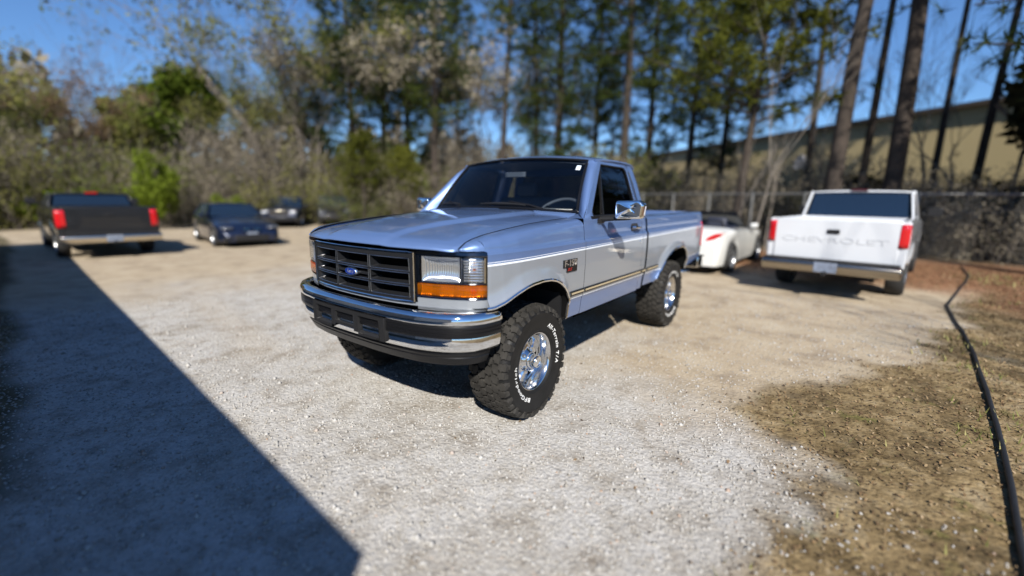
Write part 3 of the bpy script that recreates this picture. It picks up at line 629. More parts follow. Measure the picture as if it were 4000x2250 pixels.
m.tube([(XF(y)+.008, y, z) for y, z in lp], .006, 6, closed=True); m.build('grille_surround', M_CHROME, grille)
m = MB(); n = 36
el = lambda a, b, x: [(x, a*math.cos(2*math.pi*k/n), 1.063+b*math.sin(2*math.pi*k/n)) for k in range(n)]
V = el(.066,.0295,.792)+el(.066,.0295,.815)+el(.060,.025,.822); F = [(k, (k+1) % n, n+(k+1) % n, n+k) for k in range(n)] + [(n+k, n+(k+1) % n, 2*n+(k+1) % n, 2*n+k) for k in range(n)] + [tuple(2*n+k for k in range(n))]
m.add(V, F); emb = m.build('emblem_ring', M_CHROME, grille, 40)
m = MB(); V = el(.0555,.0215,.821)+el(.0555,.0215,.8235); m.add(V, F[:n]+[tuple(n+k for k in range(n))]); m.build('emblem_plate', M_BLUEBADGE, grille, 40)
m = MB(); V, F, w = text_mesh('Ford', .040, .0005, 0, .35); m.add([(.8240+v.z, v.x*.075/w, 1.063+v.y) for v in V], F); m.build('emblem_script', M_SILVERTX, grille, 0)
m = MB(); m.box((.740,-.20,1.055),(.800,.20,1.071)); m.build('emblem_bar', M_GRILLE, grille, 0)

# lamps, both sides: dark bezel, fluted main lamp, ribbed corner lamp, amber turn signal
for s in (1, -1):
    head = hub('headlight', TRUCK)
    def S(P): return [Vector((p.x, s*p.y, p.z)) for p in P] if True else P
    fl = s < 0
    def band(mb, y0, y1, n, o0, zs, off2=None):
        P = S(nose(y0, y1, n, 0)); G = []
        for y in np.linspace(y0, y1, n):
            e = 1e-3; t = Vector((XF(y+e)-XF(y-e), 2*e, 0)).normalized(); nr = Vector((t.y, -t.x, 0))
            col = []
            for z, o in zs: q = Vector((XF(y), y, z)) + nr*o; col.append((q.x, s*q.y, z))
            G.append(col)
        mb.grid(G, flip=fl)
    m = MB()     # bezel frame: top, bottom, divider rails, posts
    band(m, .556, .9300, 46, 0, [(1.206,-.02),(1.208,.003),(1.218,.007),(1.236,.002),(1.2405,-.012)])
    band(m, .556, .9300, 46, 0, [(.956,-.02),(.957,.003),(.962,.006),(.968,.003),(.969,-.02)])
    band(m, .570, .929, 40, 0, [(1.046,-.02),(1.047,.002),(1.051,.004),(1.055,.002),(1.056,-.02)])
    band(m, .556, .578, 4, 0, [(1.05,.004),(1.215,.004)]); band(m, .9250, .9302, 5, 0, [(.96,.004),(1.215,.004)])
    band(m, .8165, .8245, 3, 0, [(1.05,.003),(1.212,.003)])
    m.build('bezel', M_SMOKE, head, 30)
    m = MB(); band(m, .556, .9302, 46, 0, [(.957,-.055),(1.236,-.055)]); band(m, .556,.9302,46,0,[(1.238,-.06),(1.238,.0)]); band(m,.556,.9302,46,0,[(.957,0),(.957,-.06)]); m.build('lamp_housing', M_SMOKE, head, 30)
    m = MB(); G = []
    for y in np.linspace(.582, .8150, 120):      # bowl
        a = (y-.6985)/.1165; col = []
        for z in np.linspace(1.058, 1.205, 14):
            b = (z-1.131)/.0735; d = -.012-.044*max(0, 1-abs(a)**2.2)**.5*max(0, 1-abs(b)**2.2)**.5 - .0022*math.sin(y*2*math.pi/.014)*(1 if z < 1.16 else .3); col.append((XF(y)+d, s*y, z))
        G.append(col)
    m.grid(G, flip=fl); m.build('reflector', M_REFL, head, 60)
    m = MB(); G = []
    for k, y in enumerate(np.linspace(.8265, .922, 20)):
        G.append([(XF(y)-.020-.008*(j % 2), s*(y-.008-.004*(j % 2)), z) for j, z in enumerate(np.linspace(1.058,1.205,19))])
    m.grid(G, flip=fl); m.build('corner_reflector', M_REFL, head, 20)
    m = MB(); m.lathe([(.0001,.012),(.008,.010),(.010,0)], 10, (XF(.882)-.012, s*.873, 1.135), s); m.build('marker_bulb', M_AMBER, head)
    m = MB(); G = []
    for k, y in enumerate(np.linspace(.570, .9275, 140)):
        e = 1e-3; t = Vector((XF(y+e)-XF(y-e), 2*e, 0)).normalized(); nr = Vector((t.y, -t.x, 0)); q = Vector((XF(y), y, 0))+nr*(-.016-.012*(1-abs(((y-.57)/.13) % 1*2-1))+.0012*math.sin(k*1.2)); G.append([(q.x-(.010 if 0 < j < 4 else 0), s*q.y, z) for j, z in enumerate(np.linspace(.972,1.044,5))])
    m.grid(G, flip=fl); m.build('signal_reflector', M_REFL, head, 60)
    m = MB(); band(m, .576, .8175, 40, 0, [(1.056,-.006),(1.058,.004),(1.065,.009),(1.198,.009),(1.205,.004),(1.207,-.006)]); m.build('headlight_lens', M_LENS, head, 50)
    m = MB(); band(m, .8235, .9248, 30, 0, [(1.056,-.006),(1.058,.003),(1.063,.006),(1.200,.006),(1.205,.003),(1.207,-.006)]); m.build('corner_lens', M_LENSH, head, 50)
    m = MB()
    for z in np.linspace(1.068, 1.196, 9): band(m, .8255, .922, 20, 0, [(z-.003,.0062),(z,.010),(z+.003,.0062)])
    for y in (.8270,.9230): band(m, y-.002, y+.002, 3, 0, [(1.058,.009),(1.205,.009)])
    m.build('corner_lens_rib', M_CHROME, head, 20)
    m = MB(); band(m, .566, .9285, 50, 0, [(.970,-.008),(.972,.004),(.978,.009),(1.038,.009),(1.043,.004),(1.045,-.008)]); m.build('turn_signal_lens', M_AMBER, head, 50)
    m = MB(); m.lathe([(.0001,.028),(.012,.024),(.018,0)], 12, (XF(.873)-.018, s*.864, 1.005), s); m.build('signal_bulb', M_AMBER, head)

# ---- front bumper
BX = [(0,.868),(.20,.866),(.40,.855),(.60,.826),(.72,.787),(.80,.747),(.86,.704),(.91,.648),(.942,.588),(.958,.520),(.962,.440)]
_bp = np.array([(x, y) for y, x in BX]); _bp = np.vstack([_bp[::-1]*[1,1], _bp[1:]*[1,-1]])   # from left end to right end
_bd = dense(_bp, 130)
def bcurve(off):
    T = np.gradient(_bd, axis=0); T /= np.hypot(T[:,0], T[:,1])[:,None]; N = np.c_[-T[:,1], T[:,0]]
    return _bd + N*off
def bump_strip(mb, prof, i0=0, i1=130, flip=True):
    C = [bcurve(o) for o, z in prof]
    mb.grid([[(C[j][i,0], C[j][i,1], prof[j][1]) for j in range(len(prof))] for i in range(i0, i1)], flip=flip)
_sg = 1 if bcurve(.1)[65,0] > _bd[65,0] else -1
def PR(p): return [(o*_sg, z) for o, z in p]
bumper = hub('front_bumper', TRUCK)
m = MB(); bump_strip(m, PR([(-.072,.872),(-.050,.885),(-.028,.889),(-.008,.882),(.006,.866),(.011,.846),(.010,.830),(.002,.819),(-.01,.817)])); m.build('chrome_lip', M_CHROME, bumper, 50, solid=.003)
m = MB(); bump_strip(m, PR([(-.012,.818),(.004,.816),(.007,.809),(.007,.796),(.0035,.793),(.007,.790),(.0075,.774),(.0035,.771),(.0075,.768),(.0075,.750),(.004,.744),(-.012,.742)])); m.build('rub_strip', M_SATIN, bumper, 35)
m = MB(); bump_strip(m, PR([(-.012,.743),(.001,.741),(.004,.728),(.002,.700),(-.006,.670),(-.018,.652),(-.05,.647)])); m.build('chrome_lower_face', M_CHROME, bumper, 50)
m = MB(); bump_strip(m, PR([(-.035,.650),(-.033,.630),(-.045,.612),(-.043,.606),(-.058,.575),(-.068,.556),(-.085,.550),(-.16,.552)]), 3, 127); m.build('valance', M_SATIN, bumper, 35)
m = MB()   # black centre insert with three tapered openings
iy = [-.405,-.355,-.150,-.105,.105,.150,.355,.405]; izs = [.672,.700,.800,.824]
bx = lambda y, o=0: ip(abs(y), [a for a, b in BX], [b for a, b in BX]) + o
def irng(i): return (.722,.795) if i == 3 else (.690,.800)
for i in range(7):
    y0, y1 = iy[i], iy[i+1]; lo = .672 if i not in (2,3,4) else (.708 if i == 3 else .690)
    for a, b in zip(lin(y0,y1,5)[:-1], lin(y0,y1,5)[1:]):
        segs = [(lo,.824)] if i not in (1,3,5) else [(lo, irng(i)[0]), (irng(i)[1], .824)]
        for z0, z1 in segs: m.add([(bx(a,.022),a,z0),(bx(b,.022),b,z0),(bx(b,.022),b,z1),(bx(a,.022),a,z1)], [(0,1,2,3)])
    if i in (1,3,5):
        z0, z1 = irng(i); q0, q1 = y0+.02, y1-.02; w0, w1 = z0+.018, z1-.012
        V = [(bx(y0,.022),y0,z0),(bx(y1,.022),y1,z0),(bx(y1,.022),y1,z1),(bx(y0,.022),y0,z1)] + [(bx(y0,-.06),q0,w0),(bx(y1,-.06),q1,w0),(bx(y1,-.06),q1,w1),(bx(y0,-.06),q0,w1)]
        m.add(V, [(0,4,5,1),(1,5,6,2),(2,6,7,3),(3,7,4,0),(4,7,6,5)])
    m.add([(bx(y0,.022),y0,lo),(bx(y1,.022),y1,lo),(bx(y1,-.02),y1,lo),(bx(y0,-.02),y0,lo)], [(0,3,2,1)])
m.add([(bx(.405,.022),s*.405,z) for s in (1,-1) for z in (.672,.824)] + [(bx(.405,-.02),s*.405,z) for s in (1,-1) for z in (.672,.824)], [(0,1,5,4),(2,6,7,3)])
m.build('vent_insert', M_BLACK, bumper, 30, bevel=.005, recalc=True)
m = MB(); m.box((.60,-.50,.60),(.70,.50,.80)); m.build('bumper_beam', M_VOID, bumper, 0)

# ---- mirrors
for s in (1, -1):
    mir = hub('door_mirror', TRUCK)
    m = MB(); G = []
    O = rpoly([(1.070,1.392),(1.292,1.400),(1.304,1.512),(1.270,1.542),(1.078,1.538)], [.028,.03,.03,.03,.026], 6)
    cy = sum(p[0] for p in O)/len(O); cz = sum(p[1] for p in O)/len(O)
    for x, k in ((-.940,.97),(-.925,1.0),(-.885,1.0),(-.870,.975),(-.862,.93),(-.858,.88),(-.8555,.70),(-.854,.35),(-.8535,.02)):
        G.append([(x-.10*(y-1.07), s*(cy+(y-cy)*k), cz+(z-cz)*k) for y, z in O])
    G = [g+[g[0]] for g in G]; m.grid(G, flip=s < 0); m.build('mirror_shell', M_CHROME, mir, 50)
    m = MB(); m.add([(-.936-.10*(y-1.07), s*(cy+(y-cy)*.96), cz+(z-cz)*.96) for y, z in O], [tuple(range(len(O)))[::(1 if s > 0 else -1)]]); m.build('mirror_glass', mat('mirror_glass', (.8,.8,.8), .02, 1), mir, 0)
    m = MB(); m.tube([(-.89, s*.930, 1.385), (-.892, s*.985, 1.388), (-.897, s*1.06, 1.394), (-.905, s*1.16, 1.400), (-.908, s*1.20, 1.402)], [.024,.020,.016,.015,.012], 8)
    m.tube([(-.84, s*.950, 1.372), (-.94, s*.950, 1.372)], .018, 8); m.build('mirror_arm', M_BLACK, mir)
# ---- wipers
for s, (piv, tip) in zip((1, 2), (((-.705,.500),(-.66,-.155)), ((-.690,-.440),(-.735,-.745)))):
    wp = hub('wiper', TRUCK)
    def gp(y, t): p = ws(max(-1, min(1, y/.80)), t); return p
    p0 = Vector((piv[0], piv[1], 1.462)); e = gp(tip[1], .06)+Vector((.03,0,.03)); mid = p0.lerp(e, .5)+Vector((.015,0,.028))
    m = MB(); m.tube([(p0.x, p0.y, p0.z-.04), p0], .015, 8); m.tube([p0+Vector((0,0,-.004)), p0.lerp(e,.18)+Vector((.006,0,.016)), mid], [.013,.011,.008], 6); m.build('wiper_arm', M_SATIN, wp)
    a, b = gp(mid.y+.17*(1 if s == 1 else .9), .035)+Vector((.018,0,.014)), gp(tip[1], .035)+Vector((.018,0,.014))
    m = MB(); Pm = [a.lerp(b, t)+Vector((.006,0,.010*math.sin(math.pi*t)**.5+.0)) for t in np.linspace(0,1,9)]; m.tube(Pm, [.005,.008,.010,.012,.014,.012,.010,.008,.005], 6); m.bar(a, b, .006, .018); m.build('wiper_blade', M_BLACK, wp)

# ---- inside of the cab
m = MB(); m.grid([[(-.70-.03, y, 1.445), (-.80, y, 1.452), (-.93, y, 1.445), (-1.0, y, 1.41), (-1.02, y, 1.30), (-.98, y, 1.05)] for y in np.linspace(-.86,.86,15)]); m.build('dashboard', M_GREYPL, TRUCK, 60)
m = MB(); V = [(-.735-.17*(1-abs(a)**2), .535+.235*a, 1.4600) for a in np.linspace(-1,1,15)] + [(-.722, .535+.235*a, 1.4585) for a in np.linspace(1,-1,15)]; m.prism(V, (0,0,.004)); m.build('dash_card', M_DASHPAD, TRUCK, 0, recalc=True)
st = hub('steering_wheel', TRUCK); c = Vector((-1.06,.44,1.44)); ax = Vector((.55,0,.835)).normalized(); a1 = Vector((0,1,0)); a2 = ax.cross(a1)
m = MB(); m.tube([c+(a1*math.cos(t)+a2*math.sin(t))*.19 for t in np.linspace(0,2*math.pi,40)[:-1]], .014, 8, closed=True); m.build('wheel_rim', M_GREYPL, st)
m = MB()
for t in (.3, math.pi-.3, math.pi*1.5): m.bar(c-ax*.03, c+(a1*math.cos(t)+a2*math.sin(t))*.19, .05, .015, up=ax)
m.tube([c-ax*.05, c-ax*.01], .07, 12); m.tube([c-ax*.05, c-ax*.5], .03, 8); m.build('wheel_spokes', M_SATIN, st)
m = MB(); m.box((-1.75,-.84,1.02),(-1.22,.84,1.16)); m.build('bench_seat', M_SEAT, TRUCK, bevel=.04)
m = MB(); m.prism([(-1.66,0,1.12),(-1.74,0,1.56),(-1.84,0,1.56),(-1.86,0,1.10)], (0,1.56,0), (0,-.78,0)); m.build('seat_back', M_SEAT, TRUCK, bevel=.04, recalc=True)
for y in (-.43, .43):
    m = MB(); m.box((-1.84,y-.13,1.57),(-1.75,y+.13,1.72)); m.build('head_rest', M_SEAT, TRUCK, bevel=.035)
m = MB(); m.grid([[(-.985-.012*math.sin(math.pi*(y+.11)/.24)*0, y+.0, z) for z in (1.742,1.746,1.782,1.787)] for y in np.linspace(-.11,.125,8)]); m.build('rear_view_mirror', M_GREYPL, TRUCK, 40, solid=-.022)
m = MB(); o_ = Vector((.006,0,.003)); m.add([ws(.885,.795)+o_, ws(.940,.795)+o_, ws(.945,.885)+o_, ws(.892,.885)+o_], [(0,1,2,3)]); m.build('windshield_sticker', mat('pale_sticker', (.62,.72,.80), .6), TRUCK, 0)
m = MB(); m.box((-1.93,-.90,1.02),(-.70,-.885,1.40)); m.box((-1.93,.885,1.02),(-.70,.90,1.40)); m.build('door_trim', M_GREYPL, TRUCK, 0)
m = MB(); m.grid([[(x, y, rzc(x)-.04-.04*(y/.7)**2) for x in (-1.06,-1.3,-1.6,-1.94)] for y in np.linspace(-.72,.72,9)]); m.build('headliner', M_GREYPL, TRUCK, 60)

# ---- badge on the fender
for s in (1, -1):
    bd = hub('fender_badge', TRUCK); yb_ = Y(-.36, 1.065)
    m = MB(); m.prism([(-.262,s*yb_,1.112),(-.262,s*yb_,1.055),(-.312,s*yb_,1.055),(-.312,s*yb_,1.018),(-.462,s*yb_,1.018),(-.462,s*yb_,1.112)], (0,s*.006,0)); m.build('badge_plate', M_SATIN, bd, 0, recalc=True)
    V, F, w = text_mesh('F-150', .068, .0015, .0012); m = MB(); k = .176/w; m.add([(-.362-s*v.x*k, s*(yb_+.008+v.z), 1.083+v.y) for v in V], F); m.build('badge_text', M_SILVERTX, bd, 0)
    V, F, w = text_mesh('XLT', .030, .0015, .0); m = MB(); k = .062/w; m.add([(-.352-s*v.x*k, s*(yb_+.008+v.z), 1.038+v.y) for v in V], F); m.build('badge_red_text', M_REDBADGE, bd, 0)

# ---- tail: tailgate, lamps, bumper, bed
m = MB(); m.box((-4.105,-.80,.79),(-4.06,.80,1.392)); gate = m.build('tailgate', M_PAINT, TRUCK, bevel=.012)
m = MB(); m.box((-4.115,-.10,1.22),(-4.106,.10,1.27)); m.build('tailgate_handle', M_SATIN, gate, bevel=.004)
for s in (1, -1):
    m = MB(); m.grid([[(-4.035, s*(Y(-4.035,z)+.002), z), (-4.04, s*(Y(-4.04,z)+.007), z), (-4.09, s*(Y(-4.09,z)+.004), z), (-4.112, s*(Y(-4.09,z)-.012), z), (-4.116, s*.86, z), (-4.112, s*.815, z), (-4.08, s*.812, z)] for z in (.935,.938,1.0,1.1,1.2,1.260,1.263)], flip=s > 0); m.build('tail_light', M_RED, TRUCK, 50, solid=.02)
    m = MB(); m.grid([[(-4.05, s*(Y(-4.04,z)-.003), z), (-4.10, s*(Y(-4.09,z)-.02), z), (-4.10, s*.80, z)] for z in lin(.76,.93,4)+lin(1.265,1.39,4)], flip=s > 0); m.build('bed_corner', M_PAINT, TRUCK, 60)
m = MB(); m.box((-4.05,-.82,.90),(-1.97,.82,.93)); m.box((-1.99,-.82,.90),(-1.966,.82,1.385)); m.build('bed_floor', M_PAINT, TRUCK, 0)
m = MB(); m.prism([(-4.15,0,.60),(-4.15,0,.765),(-4.30,0,.775),(-4.37,0,.76),(-4.385,0,.70),(-4.36,0,.60)], (0,1.86,0), (0,-.93,0)); m.build('rear_bumper', M_CHROME, TRUCK, 40, bevel=.012, recalc=True)
m = MB(); m.box((-4.34,-.96,.755),(-4.12,.96,.772)); m.build('bumper_step', M_BLACK, TRUCK, bevel=.004)
m = MB(); m.box((-4.30,-.05,.48),(-3.9,.05,.57)); m.tube([(-4.33,0,.55),(-4.38,0,.55)], .02, 8); m.build('tow_hitch', M_BLACK, TRUCK)
m = MB(); m.tube([(-3.45,.62,.60),(-3.60,.80,.60),(-3.72,.93,.595)], .035, 12, cap=False); m.build('exhaust_tip', M_CHROME, TRUCK, solid=.003)
# ---- chassis
for s in (1, -1):
    m = MB(); m.tube([(.62,s*.43,.70),(0,s*.43,.74),(-.6,s*.45,.60),(-2.2,s*.45,.60),(-2.9,s*.45,.78),(-4.1,s*.45,.66)], .065, 6); m.build('frame_rail', M_UNDER, TRUCK)
    m = MB(); m.tube([(-2.2,s*.5,.60),(-2.60,s*.5,.50),(-2.967,s*.5,.47),(-3.4,s*.5,.52),(-3.8,s*.5,.62)], .03, 6); m.build('leaf_spring', M_UNDER, TRUCK)
    m = MB(); m.tube([(-.05,s*.55,.45),(-.10,s*.52,.95)], .04, 8); m.tube([(-3.05,s*.42,.45),(-3.25,s*.40,.9)], .03, 8); m.build('shock_absorber', M_UNDER, TRUCK)
for x, nm in ((0,'front_axle'),(-2.967,'rear_axle')):
    m = MB(); m.tube([(x,-.72,.414),(x,.72,.414)], .055, 8); m.lathe([(.0001,-.11),(.10,-.10),(.14,0),(.10,.10),(.0001,.11)], 14, (x,(.18 if x == 0 else 0),.414)); m.build(nm, M_UNDER, TRUCK)
m = MB(); m.box((-1.3,-.22,.50),(-.5,.22,.72)); m.tube([(-.6,.1,.56),(-2.9,.0,.46)], .045, 8); m.tube([(-.5,-.3,.52),(-2.4,-.38,.52)], .035, 8); m.build('drivetrain', M_UNDER, TRUCK, bevel=.02)
m = MB(); m.box((-1.75,-.86,.60),(-.36,.86,.63)); m.build('floor_pan', M_UNDER, TRUCK, 0)

# ---- wheels
RT, WC = .414, .80
def tread_blocks():
    mb = MB(); N = 38; hexs = [(-.50,-.22),(-.26,-.30),(-.20,-.5),(.44,-.5),(.50,-.05),(.34,.06),(.50,.26),(.20,.5),(-.44,.46),(-.40,.12)]
    rng = random.Random(3)
    def blk(th, y, la, lb, top, bot, flipb, sk):
        P = [(a*la*1.10 + sk*b*la, (b if not flipb else -b)*lb*1.06) for a, b in hexs]
        if flipb: P = P[::-1]
        V = []
        for rr, sc in ((bot,1.02),(top,.95)):
            for a, b in P:
                yy = max(-.157, min(.157, y+b*sc)); drop = .017*(abs(yy)/.15)**3.2 ; r_ = rr-drop; t = th + a*sc/RT
                V.append((r_*math.cos(t), yy, r_*math.sin(t)))
        n = len(hexs); mb.add(V, [tuple(range(n, 2*n))] + [(i, (i+1) % n, n+(i+1) % n, n+i) for i in range(n)])
    for k in range(N):
        t0 = 2*math.pi*k/N; pitch = 2*math.pi*RT/N
        j = lambda: rng.uniform(-.003,.003)
        blk(t0, -.028+j(), pitch*.80, .050, RT, .396, False, .25); blk(t0+math.pi/N, .028+j(), pitch*.80, .050, RT, .396, True, .25)
        blk(t0+.05, -.080+j(), pitch*.82, .048, RT, .396, True, -.2); blk(t0+.05+math.pi/N, .080+j(), pitch*.82, .048, RT, .396, False, -.2)
        for s in (1, -1):
            blk(t0+(.02 if k % 2 else .05), s*(.130 if k % 2 else .126), pitch*.74, (.052 if k % 2 else .044), RT+.002, .388, s < 0, .1)
            r0, r1 = (.352 if k % 2 else .366), .402; w = pitch*.30
            V = [((r)*math.cos(t0+.03+a/RT), s*(yy), (r)*math.sin(t0+.03+a/RT)) for r, yb0 in ((r0,.1525),(r1,.136)) for yy, a in ((yb0-.006,-w),(yb0+.0065,-w*.8),(yb0+.0065,w*.8),(yb0-.006,w))]
            F = [(0,1,5,4),(1,2,6,5),(2,3,7,6),(0,3,2,1)]; mb.add(V, F if s > 0 else [f[::-1] for f in F])
    return mb
def arc_letters(s, txt, a0, a1, rad, size):
    mb = MB(); ws_ = []; tot = 0
    for ch in txt:
        if ch == ' ': ws_.append((None, size*.45)); tot += size*.45; continue
        V, F, w = text_mesh(ch, size, .0012, .0006, .18); ws_.append(((V, F), w+size*.10)); tot += w+size*.10
    k = (R(a1-a0)*rad)/tot; pos = 0
    for g, w in ws_:
        mid = R(a0) + (pos+w/2)*k/rad; pos += w
        if g is None: continue
        V, F = g; out = []
        for v in V:
            th = mid + v.x*k/rad; r_ = rad + v.y; yy = np.interp(r_, [.21,.23,.30,.36], [.128,.1415,.1545,.1535])+.0016+v.z
            out.append((-s*math.sin(th)*r_*1.0, s*yy, math.cos(th)*r_))
        mb.add(out, F if s > 0 else [f for f in F])
    return mb
_tb = tread_blocks(); _tyre = [(.200,-.105),(.208,-.122),(.232,-.142),(.27,-.151),(.31,-.1545),(.345,-.154),(.372,-.146),(.388,-.132),(.396,-.105),(.399,0),(.396,.105),(.388,.132),(.372,.146),(.358,.1525),(.352,.1555),(.345,.154),(.31,.1545),(.27,.151),(.236,.143),(.232,.1445),(.226,.141),(.208,.124),(.200,.105)]
_me = {}
for nm, x, s, rot in (('fl',0,1,0), ('fr',0,-1,20), ('rl',-2.967,1,62), ('rr',-2.967,-1,50)):
    wh = hub('wheel', TRUCK, (x, s*WC, RT))
    if s not in _me:
        d = {}
        m = MB(); m.lathe(_tyre, 96, side=s); d['tyre'] = m.build('tyre', M_RUBBER, wh, 50)
        m = MB(); m.v = list(_tb.v); m.f = list(_tb.f); m.n = _tb.n; d['tread'] = m.build('tread', M_TREAD, wh, 25, recalc=True)
        m = MB(); m.lathe([(.170,-.11),(.172,.02),(.178,.062),(.189,.096),(.197,.118),(.202,.128),(.2085,.130),(.2125,.125),(.212,.116),(.204,.105)], 72, side=s); d['rim'] = m.build('rim', M_RIM, wh, 50)
        m = MB(); na, nr = 120, 16; rr = np.linspace(.052, .176, nr); V = []; F = []
        for k in range(na):
            a = 2*math.pi*k/na; ph = (k/na*5) % 1; sp = math.cos(2*math.pi*ph)     # spokes at ph = 0, holes at ph = .5
            for r_ in rr:
                y = np.interp(r_, [.052,.064,.080,.105,.130,.155,.176], [.088,.080,.060,.046,.042,.040,.046]) + .016*sst(-.35,.25,sp)*sst(.080,.10,r_)*(1-sst(.158,.176,r_)) - .010*sst(.3,-.4,sp)*sst(.10,.125,r_)
                V.append((r_*math.cos(a), s*y, r_*math.sin(a)))
        for k in range(na):
            ph = ((k+.5)/na*5) % 1
            for i in range(nr-1):
                rm = (rr[i]+rr[i+1])/2
                if abs(ph-.5) < .15+.07*(rm-.125)/.035 and .124 < rm < .162: continue
                q = (k*nr+i, k*nr+i+1, ((k+1) % na)*nr+i+1, ((k+1) % na)*nr+i); F.append(q if s > 0 else q[::-1])
        m.add(V, F); d['disc'] = m.build('wheel_disc', M_RIM, wh, 40, solid=.006)
        m = MB(); m.lathe([(.060,.070),(.060,.096),(.054,.104),(.047,.106),(.047,.142),(.042,.150),(.034,.152),(.031,.147),(.0001,.147)], 32, side=s); d['cap'] = m.build('hub_cap', M_CHROME, wh, 40)
        m = MB(); m.lathe([(.018,.1475),(.018,.1495),(.0001,.1495)], 20, side=s); d['cap_badge'] = m.build('hub_badge', M_SILVERTX, wh, 40)
        m = MB()
        for k in range(5):
            a = 2*math.pi*(k+.5)/5; m.lathe([(.013,.05),(.013,.082),(.009,.092),(.0001,.094)], 6, (.079*math.cos(a),0,.079*math.sin(a)), s)
        d['nuts'] = m.build('lug_nuts', M_CHROME, wh, 30)
        m = MB(); m.lathe([(.0001,-.03),(.165,-.03),(.168,-.10)], 32, side=s); d['drum'] = m.build('brake_disc', M_UNDER, wh)
        d['lettering'] = arc_letters(s, 'All-Terrain T/A', 26, 108, .274, .042).build('tyre_lettering', M_LETTER, wh, 0); d['lettering2'] = arc_letters(s, 'BFGoodrich', 198, 279, .270, .042).build('tyre_lettering', M_LETTER, wh, 0)
        _me[s] = list(d.values())
    else:
        for o in _me[s]:
            c = o.copy(); COL.objects.link(c); c.parent = wh
    wh.rotation_euler = (0, R(rot)*1.0, 0)
    if nm == 'fl': wh.rotation_euler = (0, 0, R(1.5))
# ------------------------------------------------------------------ the other vehicles on the lot (x forward from the rear axle)
M_WHITE = paint('white_paint', (.60,.62,.645), 0, .4); M_WHITE2 = paint('warm_white_paint', (.64,.645,.62), 0, .4)
M_BLKP = paint('black_paint', (.012,.012,.013), .1, .3); M_NAVY = paint('navy_paint', (.007,.013,.036), .3, .3); M_DKP = paint('charcoal_paint', (.015,.016,.02), .2, .3)
M_DGLASS = glass('dark_car_glass', (.05,.06,.08), 1.0, 1.6, base=.6, basecol=(.016,.032,.062))  # blue base colour stands in for sky reflected in the panes
M_CARTYRE = mat('car_tyre', (.02,.02,.02), .8); M_ALLOY = mat('alloy', (.45,.46,.47), .3, .9); M_DKALLOY = mat('dark_alloy', (.06,.06,.065), .4, .7)
M_DCHROME = mat('worn_chrome', (.42,.38,.32), .22, 1.0); M_PLATE = mat('licence_plate', (.17,.20,.26), .5, var=.3, vscale=20); M_LAMPW = mat('pale_lamp', (.5,.52,.55), .15, .2, 1); M_LAMPD = mat('smoked_lamp', (.10,.11,.13), .15, .2, 1)
_wm = {}
M_DRED = mat('dark_red_lens', (.06,.01,.012), .25)
def car_wheel(par, x, y, r, w, rm=M_ALLOY):
    s = 1 if y > 0 else -1; wh = hub('wheel', par, (x, y, r)); key = (r, w, s, rm.name)
    if key not in _wm:
        ri = r*.66
        m = MB(); m.lathe([(ri,-w*.42),(ri+.03,-w*.5),(r*.93,-w*.5),(r,-w*.36),(r,w*.36),(r*.93,w*.5),(ri+.03,w*.5),(ri,w*.42)], 36, side=s); a = m.build('tyre', M_CARTYRE, wh, 50)
        m = MB(); m.lathe([(ri,-w*.4),(ri*.93,w*.1),(ri*.93,w*.36),(ri,w*.46)], 36, side=s); m.lathe([(.0001,w*.30),(ri*.24,w*.30),(ri*.28,w*.2)], 16, side=s)
        for k in range(5):
            t = 2*math.pi*k/5+.3; m.bar((ri*.18*math.cos(t), s*w*.22, ri*.18*math.sin(t)), (ri*.96*math.cos(t), s*w*.28, ri*.96*math.sin(t)), ri*.26, .03, up=(0,s,0))
        b = m.build('rim', rm, wh, 40); m = MB(); m.lathe([(.0001,-.02),(ri*.92,-.02)], 24, side=s); c = m.build('brake_disc', M_UNDER, wh); _wm[key] = (a, b, c)
    else:
        for o in _wm[key]: c = o.copy(); COL.objects.link(c); c.parent = wh
def with_arch(base, axles, ra, za):
    """bottom edge: base height with round wheel openings"""
    def f(x):
        z = base(x) if callable(base) else base
        for a in axles:
            d = abs(x-a)
            if d < ra: z = max(z, za-.02 + math.sqrt(max(0, ra*ra-d*d)) - (ra-(ra)) )
        return z
    return f
def loft(par, name, xs, w, zb, zs, zt, m_, sm=40):
    """body shell: right side, over the top, left side; front and rear closed by their own end sections"""
    G = []
    for x in xs:
        W, b, s_, t = w(x), zb(x), zs(x), zt(x); b = min(b, s_-.05); mid = b+(s_-b)*.55
        half = [(W*.955,b),(W*.985,b+(mid-b)*.4),(W,mid),(W*.992,s_-(s_-mid)*.35),(W*.97,s_-.018),(W*.93,s_),(W*.80,s_+(t-s_)*.55),(W*.45,t-(t-s_)*.08),(0,t)]
        G.append([(x,-y,z) for y, z in half] + [(x,y,z) for y, z in half[-2::-1]])
    m = MB(); m.grid(G, flip=True); n = len(G[0]); m.f.append(tuple(range(n))); m.f.append(tuple(len(m.v)-1-k for k in range(n)))
    return m.build(name, m_, par, sm)
def pane(par, name, q, m_, bulge=(0,0,0), n=6):
    a, b, c, d = [Vector(p) for p in q]; B = Vector(bulge); m = MB()
    m.grid([[a.lerp(b,u).lerp(d.lerp(c,u),v) + B*(math.sin(math.pi*u)*.5+math.sin(math.pi*v)*.5) for v in np.linspace(0,1,n)] for u in np.linspace(0,1,n)])
    return m.build(name, m_, par, 60)
